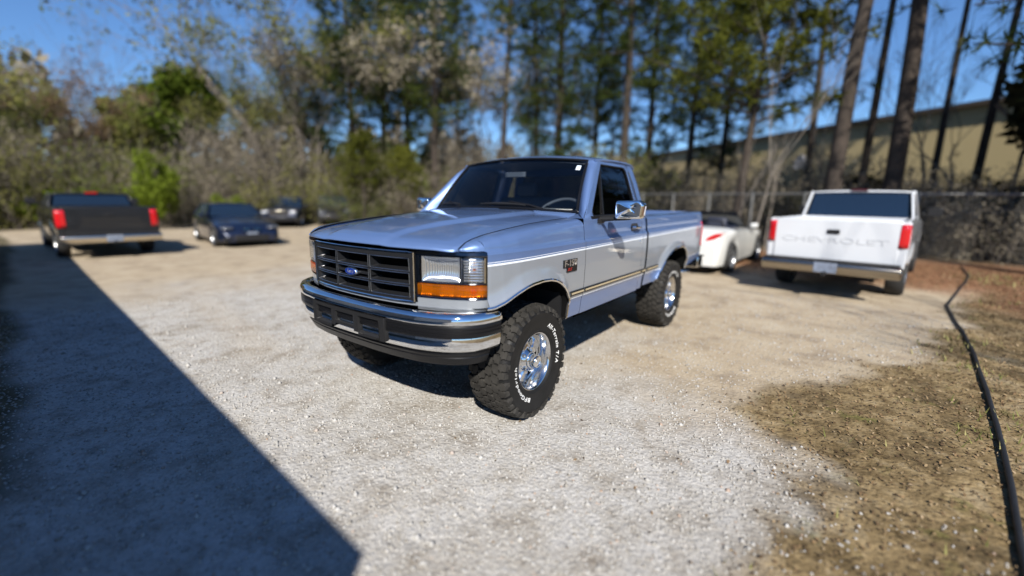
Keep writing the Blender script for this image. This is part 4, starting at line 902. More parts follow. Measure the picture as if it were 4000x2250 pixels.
def greenhouse(par, belt, roof, pm, gm, mid=None, crown=.04, rear_bulge=.03, split=None, th=.07):
    """belt = (rear x, front x, half width, z rear, z front), roof = (rear x, front x, half width, z)"""
    bx0, bx1, by, bz0, bz1 = belt; rx0, rx1, ry, rz = roof
    m = MB(); G = []
    for v in np.linspace(-1,1,17):
        G.append([(x + (.05*(1-v*v) if x > (rx0+rx1)/2 else -.03*(1-v*v)), v*(ry+.02), rz + crown*(1-abs(v)**3)*math.sin(math.pi*min(1,max(0,.12+.76*u))) ) for u, x in zip(np.linspace(0,1,12), np.linspace(rx0-.03, rx1+.03, 12))])
    m.grid(G, flip=True); m.build('roof', pm, par, 60, solid=.03)
    pane(par, 'windshield', [(bx1,-by*.93,bz1),(bx1,by*.93,bz1),(rx1,ry*.95,rz),(rx1,-ry*.95,rz)], gm, (.07,0,0))
    pane(par, 'rear_window', [(bx0,by*.93,bz0),(bx0,-by*.93,bz0),(rx0,-ry*.95,rz),(rx0,ry*.95,rz)], gm, (-rear_bulge,0,0))
    for s in (1,-1):
        L0, L1 = Vector((bx0,s*by,bz0)), Vector((bx1,s*by,bz1)); U0, U1 = Vector((rx0,s*ry,rz)), Vector((rx1,s*ry,rz)); sp = split if split is not None else .5
        for u0, u1 in (((0,sp),(sp,1)) if sp > 0 else ((0,1),)):
            q = [L0.lerp(L1,u0),L0.lerp(L1,u1),U0.lerp(U1,u1),U0.lerp(U1,u0)]
            pane(par, 'side_window', q if s < 0 else q[::-1], gm, (0,s*.02,0), 4)
        for u in ((0,sp,1) if sp > 0 else (0,1)):
            m = MB(); a, b = L0.lerp(L1,u), U0.lerp(U1,u); k = Vector((0,s*.012,0)); m.bar(a-(b-a)*.03+k, b+k, th*(1.5 if u == 0 else .8), .035, up=(0,s,0), w2=th*.8); m.build('pillar', pm, par, 30, bevel=.008)
def lamp(par, name, lo, hi, m_, bv=.02):
    m = MB(); m.box(lo, hi); return m.build(name, m_, par, 40, bevel=bv, seg=3)

def pickup(name, label, loc, az, pm, gate_z, roof_z, chrome, lights, letters=None, rails=1.0, w=.97, tyre=.37, dark_trim=False, cab_w=.80):
    T = thing(name, label, 'pickup truck', loc, R(az)); fa = 3.35
    # bed: two sides with arches, tailgate, floor
    ys = lambda x, z: np.interp(z, [.45,.60,.80,1.05,gate_z-.05,gate_z], [w-.05,w-.015,w,w,w-.015,w-.03]) + .03*max(0, 1-abs(math.hypot(x, z-tyre)-(tyre+.12))/.12)**2
    zb = with_arch(.58, [0], tyre+.09, tyre)
    for s in (1,-1):
        m = MB(); G = []
        for x in lin(.93,-1.12,70):
            col = [(x, s*ys(x,z), z) for z in np.linspace(zb(x), gate_z-.01, 16)] + [(x, s*(w-.05), gate_z+.004), (x, s*(w-.14), gate_z), (x, s*(w-.15), .80)]; G.append(col)
        m.grid(G, flip=s < 0); m.build('bed_side', pm, T, 45, solid=.01)
    m = MB(); m.box((-1.15,-w+.11,.60),(-1.09,w-.11,gate_z)); gate = m.build('tailgate', pm, T, bevel=.02)
    m = MB(); m.box((-1.152,-w+.20,gate_z-.40),(-1.151+.0,w-.20,gate_z-.12)); 
    m = MB(); m.box((-1.168,-.085,gate_z-.235),(-1.149,.085,gate_z-.165)); m.build('tailgate_handle', M_BLACK, gate, bevel=.008)
    m = MB(); m.box((-1.1,-w+.14,.80),(.93,w-.14,.83)); m.box((.88,-w+.14,.80),(.93,w-.14,gate_z)); m.build('bed_floor', pm, T, 0)
    if letters:
        V, F, wd_ = text_mesh(letters, .15, .003, .0); k = 1.42/wd_; m = MB(); m.add([(-1.1535-v.z, -v.x*k, gate_z-.34+v.y*.85) for v in V], F); m.build('tailgate_lettering', mat('grey_lettering', (.50,.515,.535), .5), gate, 0)
    for s in (1,-1):
        lo, hi, lw = lights
        m = MB(); m.grid([[(-1.02, s*(ys(-1.1,z)+.004), z),(-1.10, s*(ys(-1.1,z)+.006), z),(-1.14, s*(w-.02), z),(-1.16, s*(w-lw*.5), z),(-1.158, s*(w-lw), z),(-1.10, s*(w-lw), z)] for z in np.linspace(lo,hi,6)], flip=s > 0); m.build('tail_light', M_RED, T, 50, solid=.03)
    for s in (1,-1):
        m = MB(); m.box((-1.135,min(s*(w-.14),s*(w-.012)),.56),(-1.03,max(s*(w-.14),s*(w-.012)),gate_z-.012)); m.build('bed_corner', pm, T, bevel=.02)
    m = MB(); m.prism([(-1.20,0,.42),(-1.20,0,.60),(-1.36,0,.615),(-1.42,0,.58),(-1.43,0,.50),(-1.38,0,.42)], (0,2*w-.04,0), (0,-w+.02,0)); bp_ = m.build('rear_bumper', chrome, T, 40, bevel=.02, recalc=True)
    m = MB(); m.box((-1.38,-w+.05,.60),(-1.17,w-.05,.632)); m.build('bumper_step', M_BLACK, T, bevel=.006)
    m = MB(); m.box((-1.445,-.155,.44),(-1.425,.155,.60)); m.build('licence_plate', M_PLATE, T, bevel=.004)
    m = MB(); m.box((-1.56,-.03,.40),(-1.35,.03,.46)); m.build('tow_hitch', M_BLACK, T, bevel=.005)
    m = MB(); m.tube([(-.5,-.55,.36),(-1.20,-.58,.36)], .04, 10); m.build('exhaust_pipe', M_UNDER, T)
    # cab and nose
    bz = gate_z-.03
    loft(T, 'cab_body', [.96,.99]+lin(1.05,4.28,60)+[4.33,4.36], lambda x: w*(1-.03*sst(3.6,4.36,x)-.06*sst(4.2,4.36,x))-.005, with_arch(.48,[fa],tyre+.09,tyre), lambda x: bz-.10*sst(2.6,4.3,x)-.10*sst(4.25,4.36,x), lambda x: bz+.06*sst(2.4,2.7,x)-.09*sst(3.0,4.3,x)-.12*sst(4.25,4.36,x), pm)
    greenhouse(T, (1.0,2.66,w-.10,bz,bz+.03), (1.14,2.02,cab_w-.08,roof_z-.04), pm, M_DGLASS, split=0, th=.10)
    lamp(T, 'brake_light', (1.05,-.13,roof_z-.035), (1.10,.13,roof_z+.005), M_DRED if letters else M_RED, .008)
    m = MB(); m.box((4.30,-.60,.75),(4.38,.60,1.02)); m.build('grille', M_BLACK, T, bevel=.02)
    m = MB(); m.box((4.28,-w+.03,.48),(4.45,w-.03,.70)); m.build('front_bumper', chrome, T, bevel=.04)
    for s in (1,-1):
        lamp(T, 'headlight', (4.28,min(s*.63,s*.90),.84),(4.37,max(s*.63,s*.90),1.02), M_LAMPW)
        m = MB(); m.box((2.32,min(s*1.0,s*1.22),bz+.04),(2.40,max(s*1.0,s*1.22),bz+.22)); m.box((2.34,min(s*.92,s*1.02),bz+.06),(2.38,max(s*.92,s*1.02),bz+.12)); m.build('door_mirror', M_BLACK, T, bevel=.015)
        for x in (0, fa): car_wheel(T, x, s*(w-.13), tyre, .25)
    m = MB(); m.box((-1.1,-.45,.42),(4.1,.45,.56)); m.build('chassis', M_UNDER, T, 0)
    m = MB(); m.tube([(0,-.8,tyre),(0,.8,tyre)], .05, 8); m.lathe([(.0001,-.12),(.13,0),(.0001,.12)], 12, (0,0,tyre)); m.build('rear_axle', M_UNDER, T)
    return T
WT = pickup('pickup_truck', 'white pickup parked under the pines with its lettered tailgate facing the camera', (-7.54,2.55,0), 173, M_WHITE, 1.28, 1.80, M_DCHROME, (.88,1.23,.12), 'CHEVROLET', cab_w=.84, w=.945)
BT = pickup('pickup_truck', 'black pickup with a pale chrome rear bumper at the building shadow edge', (-.41,-13.25,-.06), 267, M_BLKP, 1.27, 1.62, mat('pale_chrome', (.68,.63,.54), .2, 1.0), (.78,1.20,.17), None, cab_w=.84, tyre=.39)

def roadster(loc, az):
    T = thing('convertible', 'white two-seat convertible parked between the blue pickup and the white pickup', 'convertible', loc, R(az)); w = .90; fa = 2.60; r = .33
    zt = lambda x: ip(x, [-.80,-.72,-.5,-.1,.35,1.55,1.8,2.6,3.2,3.42], [.70,.88,.97,1.0,.97,.92,.93,.86,.70,.50])
    zs = lambda x: ip(x, [-.80,-.72,-.4,.0,.6,1.6,2.6,3.2,3.42], [.62,.80,.88,.94,.89,.86,.82,.64,.44])
    wf = lambda x: w*ip(x, [-.80,-.72,-.5,0,1.3,2.6,3.1,3.42], [.82,.90,.96,1.0,.97,1.0,.93,.72])
    loft(T, 'body', [-.80,-.77]+lin(-.72,3.3,80)+[3.38,3.42], wf, with_arch(.20,[0,fa],.37,r), zs, zt, M_WHITE2)
    m = MB(); m.box((.35,-.62,.60),(1.50,.62,.955)); m.build('cockpit', mat('navy_interior', (.012,.016,.035), .7), T, bevel=.04)
    for y in (-.34,.34):
        m = MB(); m.box((.55,y-.22,.80),(.72,y+.22,1.17)); m.build('seat', mat('dark_leather', (.02,.024,.04), .5), T, bevel=.06)
    pane(T, 'windshield', [(1.72,-.70,.92),(1.72,.70,.92),(1.28,.58,1.27),(1.28,-.58,1.27)], M_DGLASS, (.05,0,0))
    m = MB(); m.tube([(1.74,-.71,.90),(1.28,-.60,1.28),(1.27,.60,1.28),(1.74,.71,.90)], .018, 6); m.build('windshield_frame', M_SATIN, T)
    m = MB(); m.tube([(.45,-.55,.93),(.40,-.50,1.10),(.40,-.18,1.10),(.45,-.12,.93)], .02, 6); m.build('roll_hoop', M_SATIN, T); m = MB(); m.tube([(.45,.55,.93),(.40,.50,1.10),(.40,.18,1.10),(.45,.12,.93)], .02, 6); m.build('roll_hoop', M_SATIN, T)
    for s in (1,-1):
        m = MB(); P = [(.50,.70),(.55,.80),(.70,.88),(.84,.90),(.80,.84),(.68,.76)]
        m.prism([(-.79+.16*max(0,(y-.5))**1.5, s*y, z) for y, z in P], (.30,0,0)); tl = m.build('tail_light', M_RED, T, bevel=.01, recalc=True)
        m = MB(); m.box((1.55,min(s*.86,s*1.02),.92),(1.68,max(s*.86,s*1.02),1.03)); m.build('door_mirror', M_WHITE2, T, bevel=.03)
        for x in (0,fa): car_wheel(T, x, s*.80, r, .23)
        lamp(T, 'headlight', (3.02,min(s*.50,s*.78),.56),(3.30,max(s*.50,s*.78),.68), M_LAMPW, .04)
    m = MB(); m.box((-.825,-.50,.16),(-.75,.50,.30)); m.build('rear_diffuser', M_BLACK, T, bevel=.02); m = MB(); m.box((-.83,-.15,.44),(-.79,.15,.56)); m.build('licence_plate', M_PLATE, T, bevel=.004)
roadster((-8.11,-.23,0), 177.5)

def sedan(loc, az):
    T = thing('sedan', 'dark blue sedan facing the camera beside the black pickup', 'sedan', loc, R(az)); w = .90; fa = 0.0; ra = -2.78; r = .32
    zt = lambda x: ip(x, [-3.85,-3.7,-3.0,-2.6,-1.0,-.85,0,.5,.78,.90], [.62,.92,.98,.96,.92,.93,.84,.74,.60,.42])
    zs = lambda x: ip(x, [-3.85,-3.7,-3.0,-1.5,0,.5,.78,.90], [.58,.84,.90,.86,.76,.68,.54,.38])
    wf = lambda x: w*ip(x, [-3.85,-3.6,-2.7,-1.4,0,.5,.8,.90], [.80,.92,.99,1.0,.99,.95,.86,.72])
    loft(T, 'body', [-3.85]+lin(-3.8,.80,90)+[.86,.90], wf, with_arch(.20,[fa,ra],.36,r), zs, zt, M_NAVY)
    greenhouse(T, (-3.15,-.92,.80,.93,.92), (-2.60,-1.55,.60,1.30), M_NAVY, M_DGLASS, split=.52, th=.07)
    for s in (1,-1):
        m = MB(); m.box((.20,min(s*.46,s*.80),.57),(.855,max(s*.46,s*.80),.65)); m.build('headlight', M_LAMPD, T, bevel=.04)
        m = MB(); m.prism([(.915,s*.04,.50),(.915,s*.22,.50),(.905,s*.25,.57),(.90,s*.22,.63),(.90,s*.05,.63)], (-.08,0,0)); m.build('grille', M_SMOKE, T, bevel=.01, recalc=True)
        m = MB(); m.box((.74,min(s*.50,s*.74),.22),(.90,max(s*.50,s*.74),.36)); m.build('air_intake', M_BLACK, T, bevel=.03)
        m = MB(); m.box((-1.05,min(s*.88,s*1.05),.88),(-.92,max(s*.88,s*1.05),1.0)); m.build('door_mirror', M_NAVY, T, bevel=.03)
        m = MB(); m.box((-3.84,min(s*.45,s*.78),.66),(-3.68,max(s*.45,s*.78),.84)); m.build('tail_light', M_RED, T, bevel=.03)
        for x in (fa,ra): car_wheel(T, x, s*.79, r, .22)
    m = MB(); m.box((.78,-.46,.20),(.925,.46,.40)); m.build('lower_intake', M_BLACK, T, bevel=.03); m = MB(); m.box((.925,-.15,.42),(.935,.15,.49)); m.build('front_plate', M_PLATE, T)
sedan((-3.75,-12.95,-.06), 81)

def suv(name, label, loc, az, pm, h, l0, l1, w, boxy):
    T = thing(name, label, 'suv', loc, R(az)); fa = 0.0; ra = -(l0+l1)*.58; r = .38
    b = 1.02; zt = lambda x: ip(x, [-l0,-l0+.15,-1.4,-.75,.2,l1-.25,l1-.05,l1], [b-.05,b,b,b+.06,b+.02,b-.05,b-.12,b-.35])
    wf = lambda x: w*ip(x, [-l0,-l0+.2,-1,.3,l1-.1,l1], [.94,.99,1,.99,.93 if not boxy else .97,.85 if not boxy else .93])
    loft(T, 'body', [-l0]+lin(-l0+.05,l1-.06,70)+[l1], wf, with_arch(.36,[fa,ra],.46,r), lambda x: zt(x)-.06, zt, pm)
    greenhouse(T, (-l0+.06,-.72 if not boxy else -.62,w-.06,b,b+.05), (-l0+(.22 if not boxy else .08),-1.25 if not boxy else -.82,w-(.2 if not boxy else .12),h), pm, M_DGLASS, split=.5, th=.09)
    for s in (1,-1):
        for x in (fa,ra): car_wheel(T, x, s*(w-.12), r, .24)
        m = MB(); m.lathe([(.0001,.10),(.09,.10),(.10,0)], 14) if False else m.box((l1-.12,min(s*.50,s*.80),.76),(l1+.015,max(s*.50,s*.80),.90)); m.build('headlight', M_LAMPD if boxy else M_LAMPW, T, bevel=.03)
        m = MB(); m.box((-l0-.02,min(s*(w-.16),s*(w-.02)),.75),(-l0+.1,max(s*(w-.16),s*(w-.02)),1.0)); m.build('tail_light', M_RED, T, bevel=.02)
        m = MB(); m.box((-.85,min(s*w,s*(w+.18)),1.05),(-.75,max(s*w,s*(w+.18)),1.2)); m.build('door_mirror', M_BLACK, T, bevel=.02)
    m = MB(); m.box((l1-.06,-.46,.68),(l1+.02,.46,.92)); m.build('grille', M_DCHROME if not boxy else M_BLACK, T, bevel=.02)
    m = MB(); m.box((l1-.08,-w+.05,.42),(l1+.10,w-.05,.62)); m.build('front_bumper', M_DKP, T, bevel=.03); m = MB(); m.box((-l0-.12,-w+.05,.42),(-l0+.05,w-.05,.62)); m.build('rear_bumper', M_DKP, T, bevel=.03)
    return T
suv('suv', 'navy suv with a bright nose far behind the sedan', (-9.0,-21.2,-.12), 52, M_NAVY, 1.55, 3.6, .85, .92, False)
suv('off_roader', 'boxy black off-roader parked behind the blue hood', (-11.6,-20.6,-.10), 60, M_DKP, 1.66, 3.2, .65, .86, True)
# ------------------------------------------------------------------ trees and brush
def leaf_mat(name, stops, trans=.35, ns=.35):
    m = bpy.data.materials.new(name); m.use_nodes = True; t = m.node_tree; t.nodes.remove(t.nodes['Principled BSDF']); L = t.links.new; out = t.nodes['Material Output']
    g = t.nodes.new('ShaderNodeNewGeometry'); tc = t.nodes.new('ShaderNodeTexCoord'); n = t.nodes.new('ShaderNodeTexNoise'); n.inputs['Scale'].default_value = ns; n.inputs['Detail'].default_value = 2; L(tc.outputs['Object'], n.inputs['Vector'])
    oi = t.nodes.new('ShaderNodeObjectInfo')
    def M(op, a, b):
        k = t.nodes.new('ShaderNodeMath'); k.operation = op
        for i, v in enumerate((a, b)):
            if isinstance(v, (int, float)): k.inputs[i].default_value = v
            else: L(v, k.inputs[i])
        return k.outputs[0]
    f = M('ADD', M('ADD', M('MULTIPLY', g.outputs['Random Per Island'], .45), M('MULTIPLY', n.outputs['Fac'], .55)), M('MULTIPLY', M('SUBTRACT', oi.outputs['Random'], .5), .25))
    r = t.nodes.new('ShaderNodeValToRGB'); L(f, r.inputs[0]); e = r.color_ramp.elements
    while len(e) < len(stops): e.new(.5)
    for q_, (p, c) in zip(e, stops): q_.position = p; q_.color = (*c, 1)
    d = t.nodes.new('ShaderNodeBsdfDiffuse'); tr = t.nodes.new('ShaderNodeBsdfTranslucent'); mx = t.nodes.new('ShaderNodeMixShader'); mx.inputs[0].default_value = trans
    L(r.outputs[0], d.inputs[0]); L(r.outputs[0], tr.inputs[0]); L(d.outputs[0], mx.inputs[1]); L(tr.outputs[0], mx.inputs[2]); L(mx.outputs[0], out.inputs[0]); return m
M_BARK = mat('pine_bark', (.040,.030,.023), .95, bump=.6, bscale=18, var=.45, vscale=5); M_GBARK = mat('grey_bark', (.165,.142,.118), .95, bump=.4, bscale=20, var=.35, vscale=4); M_PALEBARK = mat('pale_bark', (.20,.172,.14), .9, bump=.3, bscale=20, var=.25, vscale=5)
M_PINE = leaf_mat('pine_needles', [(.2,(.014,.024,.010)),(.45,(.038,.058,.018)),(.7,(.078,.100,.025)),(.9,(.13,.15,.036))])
M_PINEY = leaf_mat('sunny_pine_needles', [(.2,(.05,.062,.012)),(.5,(.12,.13,.024)),(.8,(.19,.195,.036))])  # brighter copy of the needles with sunlight put into the colour
M_SPRING = leaf_mat('spring_leaves', [(.2,(.10,.125,.032)),(.5,(.19,.215,.055)),(.8,(.28,.30,.09))], .45)
M_GREEN = leaf_mat('evergreen_leaves', [(.2,(.045,.07,.012)),(.5,(.10,.14,.02)),(.8,(.17,.215,.03))])
M_BRUSH = leaf_mat('dry_brush', [(.2,(.12,.104,.076)),(.5,(.25,.218,.16)),(.8,(.36,.32,.24))], .3)
M_OLIVE = leaf_mat('olive_brush', [(.2,(.08,.085,.026)),(.5,(.175,.175,.05)),(.8,(.27,.26,.08))], .3)
M_LIME = leaf_mat('lime_brush', [(.2,(.08,.11,.012)),(.5,(.15,.20,.022)),(.8,(.23,.28,.05))], .4)
M_DARKB = leaf_mat('dark_evergreen_brush', [(.2,(.018,.019,.011)),(.5,(.036,.036,.020)),(.8,(.07,.062,.034))], .2)
M_RUST = leaf_mat('rusty_buds', [(.2,(.09,.06,.035)),(.5,(.18,.115,.07)),(.8,(.25,.17,.11))], .3)

def seg_tubes(S, n=4):
    """S: rows of x0 y0 z0 x1 y1 z1 r0 r1 -> open tubes"""
    S = np.asarray(S, float); a, b = S[:,:3], S[:,3:6]; d = b-a; L_ = np.linalg.norm(d,axis=1)[:,None]; d = d/np.maximum(L_,1e-6)
    ref = np.where(np.abs(d[:,2:3]) > .9, [[1.,0,0]], [[0,0,1.]]); u = np.cross(d,ref); u /= np.linalg.norm(u,axis=1)[:,None]; w = np.cross(d,u)
    P = []
    for c, r_ in ((a,S[:,6]),(b,S[:,7])):
        for k in range(n): t = 2*math.pi*k/n; P.append(c+(u*math.cos(t)+w*math.sin(t))*r_[:,None])
    P = np.stack(P,1).reshape(-1,3); F = np.array([(k,(k+1) % n,n+(k+1) % n,n+k) for k in range(n)]); return P, (F[None]+2*n*np.arange(len(S))[:,None,None]).reshape(-1,4)
def path_segs(P, r): return [(*P[i],*P[i+1],r[i],r[i+1]) for i in range(len(P)-1)]
def tufts(C, D, blades, L_, w, spread=.9):
    """needle tufts at C pointing about D: thin triangles"""
    C = np.repeat(C, blades, 0); D = np.repeat(D, blades, 0); n = len(C); v = D*(1-spread)+RNG.normal(0,1,(n,3))*spread; v /= np.linalg.norm(v,axis=1)[:,None]
    l = L_*RNG.uniform(.6,1.25,(n,1)); s_ = np.cross(v, RNG.normal(0,1,(n,3))); s_ /= np.linalg.norm(s_,axis=1)[:,None]
    return np.stack([C-s_*w, C+s_*w, C+v*l],1).reshape(-1,3), np.arange(3*n).reshape(-1,3)
def pine_mesh(seed, H, crown0, limbs, lmax, rad, tl=.40, nt=16, blades=13, lean=0.02):
    rng = random.Random(seed); segs = []; P = []; q = Vector((0,0,-.3)); k = 14
    for i in range(k+1):
        t = i/k; P.append(Vector((lean*H*t*t+.10*math.sin(t*5+seed), .10*math.sin(t*4+2*seed), -.3+H*t)))
    rr = [rad*(1.25 if i == 0 else 1)*(1-.85*(i/k)**1.1) for i in range(k+1)]; segs += path_segs(P, rr); C = []; D = []; br = []
    def stem(z): t = (z+.3)/H*k; i = min(k-1, int(t)); return P[i].lerp(P[i+1], t-i)
    for j in range(limbs):
        f = (j+rng.random())/limbs; z = H*(crown0+(1-crown0)*f**.9)*.985; az = j*2.4+rng.uniform(-.5,.5); b = stem(z)
        ll = lmax*(1-.75*f**1.6)*rng.uniform(.55,1.1)*(.55+.45*min(1,f*5)); up = rng.uniform(-.05,.30)+.35*f; d = Vector((math.cos(az),math.sin(az),up)).normalized(); pts = [b]; p = b.copy()
        for i in range(5): d = (d+Vector((rng.uniform(-.15,.15),rng.uniform(-.15,.15),rng.uniform(-.05,.12)))).normalized(); p = p+d*ll/5; pts.append(p.copy())
        br += path_segs(pts, [.045*(1-.75*f)*(1-i/5*.8)+.008 for i in range(6)])
        for i in range(nt):
            u = .30+.70*(i+rng.random())/nt; x = u*5; ii = min(4,int(x)); c = pts[ii].lerp(pts[ii+1], x-ii); side = Vector((rng.gauss(0,1),rng.gauss(0,1),rng.gauss(0,.55)))*ll*.13*(1.15-u*.4); C.append(c+side); D.append((d+Vector((0,0,.35))+side.normalized()*.6).normalized())
            if i % 3 == 0: br.append((*c,*(c+side),.010,.005))
    V1, F1_ = seg_tubes(segs, 9); V2, F2_ = seg_tubes(br, 4); tv = np.vstack([V1,V2]); tf = np.vstack([F1_, F2_+len(V1)])
    V, F = tufts(np.array(C), np.array(D), blades, tl, .021); return tri_mesh('pine_trunk', tv, tf), tri_mesh('pine_crown', V, F)
def bare_mesh(seed, H, rad, depth, spread=.55, first=.22, leaves=0, lsize=.1, lean=(0,0), droop=0.0, kids=(2,3), all_trunk=False):
    rng = random.Random(seed); segs = []; tips = []
    def grow(p, d, ln, r_, lv):
        n = 3; q = p.copy(); pr = r_
        for i in range(n):
            d = (d+Vector((rng.gauss(0,.10),rng.gauss(0,.10),rng.gauss(.03,.06)-droop*(lv > 2)*.1))).normalized(); q2 = q+d*ln/n; r2 = r_*(1-.42*(i+1)/n); segs.append((*q,*q2,pr,r2,lv)); q, pr = q2, r2
            if lv > 0 and lv < depth and i == 1 and rng.random() < .7: side(q, d, ln*.6, r2*.6, lv+1)
        if lv < depth:
            for _ in range(rng.choice(kids)): side(q, d, ln*rng.uniform(.62,.88), pr*rng.uniform(.62,.85), lv+1)
        else: tips.append((q, d))
    def side(q, d, ln, r_, lv):
        a = rng.uniform(0,6.28); u = d.orthogonal().normalized(); w = d.cross(u); k = spread*rng.uniform(.5,1.25); nd = (d+(u*math.cos(a)+w*math.sin(a))*k+Vector((0,0,.12))).normalized(); grow(q, nd, ln, max(r_,.006), lv)
    grow(Vector((0,0,-.2)), Vector((lean[0],lean[1],1)).normalized(), H*first*1.5, rad, 0)
    A = np.array(segs); big = A[A[:,8] <= (9 if all_trunk else 1)]; sm = A[A[:,8] > 1]; sm[:,6:8] = np.maximum(sm[:,6:8], .008)
    zmax = max(A[:,5].max(), 1e-3); k = H/zmax; A[:,:8] *= 1
    V, F = seg_tubes(big[:,:8]*1, 8); V *= k; tr = tri_mesh('tree_trunk', V, F)
    V, F = seg_tubes(sm[:,:8], 3); V *= k; cr = [V]; cf = [F]
    lf = None
    if leaves:
        T = np.array([t[0] for t in tips])*k; c = np.repeat(T, leaves, 0)+RNG.normal(0,.22,(len(T)*leaves,3)); LV, LF = cards(c, RNG.uniform(.6,1.3,len(c))*lsize); lf = tri_mesh('tree_leaves', LV, LF)
    return tr, tri_mesh('tree_twigs', V, F), lf
def cards(c, s_):
    n = len(c); u = RNG.normal(0,1,(n,3)); u /= np.linalg.norm(u,axis=1)[:,None]; w = np.cross(u, RNG.normal(0,1,(n,3))); w /= np.linalg.norm(w,axis=1)[:,None]; s_ = s_[:,None]
    return np.stack([c-u*s_, c+w*s_*.6, c+u*s_, c-w*s_*.6],1).reshape(-1,3), np.arange(4*n).reshape(-1,4)
def blob_cards(n, rx, rz, size, clumps=26, zc=None, hollow=.55):
    """leaf cards in lumpy clumps filling an ellipsoid, flatter below"""
    cc = RNG.normal(0,1,(clumps,3)); cc /= np.linalg.norm(cc,axis=1)[:,None]; cc *= (hollow+(1-hollow)*RNG.random((clumps,1))**.5); cc *= [rx*.78,rx*.78,rz*.78]; cr = RNG.uniform(.22,.42,clumps)*min(rx,rz)
    k = RNG.integers(0,clumps,n); p = RNG.normal(0,1,(n,3)); p /= np.linalg.norm(p,axis=1)[:,None]; p = cc[k]+p*cr[k][:,None]*RNG.random((n,1))**.4; p[:,2] += rz if zc is None else zc
    p[:,2] = np.maximum(p[:,2], .03); return cards(p, size*RNG.uniform(.6,1.35,n))
def put(kind, parts, xy, sc, rz, label, cat, group, scz=None, z=None):
    T = thing(kind, label, cat, (xy[0], xy[1], (float(ground_z(xy[0],xy[1])) if z is None else z)-.03), rz, group); T.scale = (sc, sc, scz or sc)
    for nm, me, mt in parts:
        if me is None: continue
        o = bpy.data.objects.new(nm, me); COL.objects.link(o); o.parent = T
        if not me.materials: me.materials.append(mt)
        if o.material_slots[0].material is not mt: o.material_slots[0].link = 'OBJECT'; o.material_slots[0].material = mt
    return T
PV = [pine_mesh(1, 19, .26, 70, 3.6, .24, tl=.46), pine_mesh(2, 20, .30, 66, 3.4, .22, tl=.46, lean=.03), pine_mesh(3, 18, .20, 80, 3.7, .25, tl=.46, lean=-.02), pine_mesh(4, 20, .55, 44, 3.0, .23, lean=.02)]
PLOW = pine_mesh(7, 8.0, .38, 52, 3.4, .15, tl=.38, nt=18, blades=13)
def pparts(v, needles=None): return [('trunk', PV[v][0], M_BARK), ('crown', PV[v][1], needles or M_PINE)]
ORD = ['first','second','third','fourth','fifth','sixth','seventh','eighth','ninth','tenth','eleventh','twelfth','thirteenth','fourteenth','fifteenth','sixteenth','seventeenth','eighteenth','nineteenth','twentieth','twenty-first','twenty-second','twenty-third','twenty-fourth','twenty-fifth']
# tall pines right of the cab (bare lower trunks), left to right
pr = [(184.2,24,3,.75),(181.3,15.8,3,1.0),(179.3,19.5,3,.62),(177.4,16.6,3,1.06),(174.2,24,3,.6),(171.2,22,3,.62),(168.3,25,3,.55),(164.5,14.5,2,.95),(160,19,1,.9),(154,16,0,.9),(150,19,2,.9)]
for i, (az, d, v, sc) in enumerate(pr):
    put('pine_tree', pparts(v), at(az,d), sc, i*1.7, '%s tall pine trunk from the left among those by the tan warehouse' % ORD[i], 'tree', 'pines at the right', scz=max(.9,sc))
# pines behind the blue cab and bed
pm_ = [(232.5,31,1,1.0),(229.6,30,2,.95),(226.5,27,0,1.05),(223.8,36,1,.9),(218.1,25,3,.85),(214.2,27,3,.9),(211.6,23.5,2,1.0),(207.0,30,0,.9),(203.4,22.5,1,1.02),(200.6,26,2,.9),(196.0,25,0,.85),(192.6,27,2,.8)]
pm_.sort(key=lambda a: -a[0])
for i, (az, d, v, sc) in enumerate(pm_):
    put('pine_tree', pparts(v), at(az,d), sc, i*2.1+.6, '%s tall dark pine from the left behind the blue pickup' % ORD[i], 'tree', 'pines behind the pickup')
put('pine_tree', pparts(2, M_PINE), at(236.4,29.5), 1.0, .9, 'tall pine with dense dark green crown left of the blue cab', 'tree', None)
# sunlit pine leaning over the convertible
def bough_pine():
    tr, cr = pine_mesh(11, 8.2, .50, 40, 4.6, .19, tl=.40, nt=20, blades=14, lean=.03)
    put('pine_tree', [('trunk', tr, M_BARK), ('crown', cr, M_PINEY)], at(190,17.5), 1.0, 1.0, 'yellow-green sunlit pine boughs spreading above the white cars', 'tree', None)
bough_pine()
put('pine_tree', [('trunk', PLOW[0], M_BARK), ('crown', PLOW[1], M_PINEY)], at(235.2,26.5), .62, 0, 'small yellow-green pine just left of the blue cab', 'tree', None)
put('pine_tree', [('trunk', PLOW[0], M_BARK), ('crown', PLOW[1], M_PINEY)], at(230.6,27), .55, 2, 'small yellow-green pine close behind the windshield', 'tree', None)
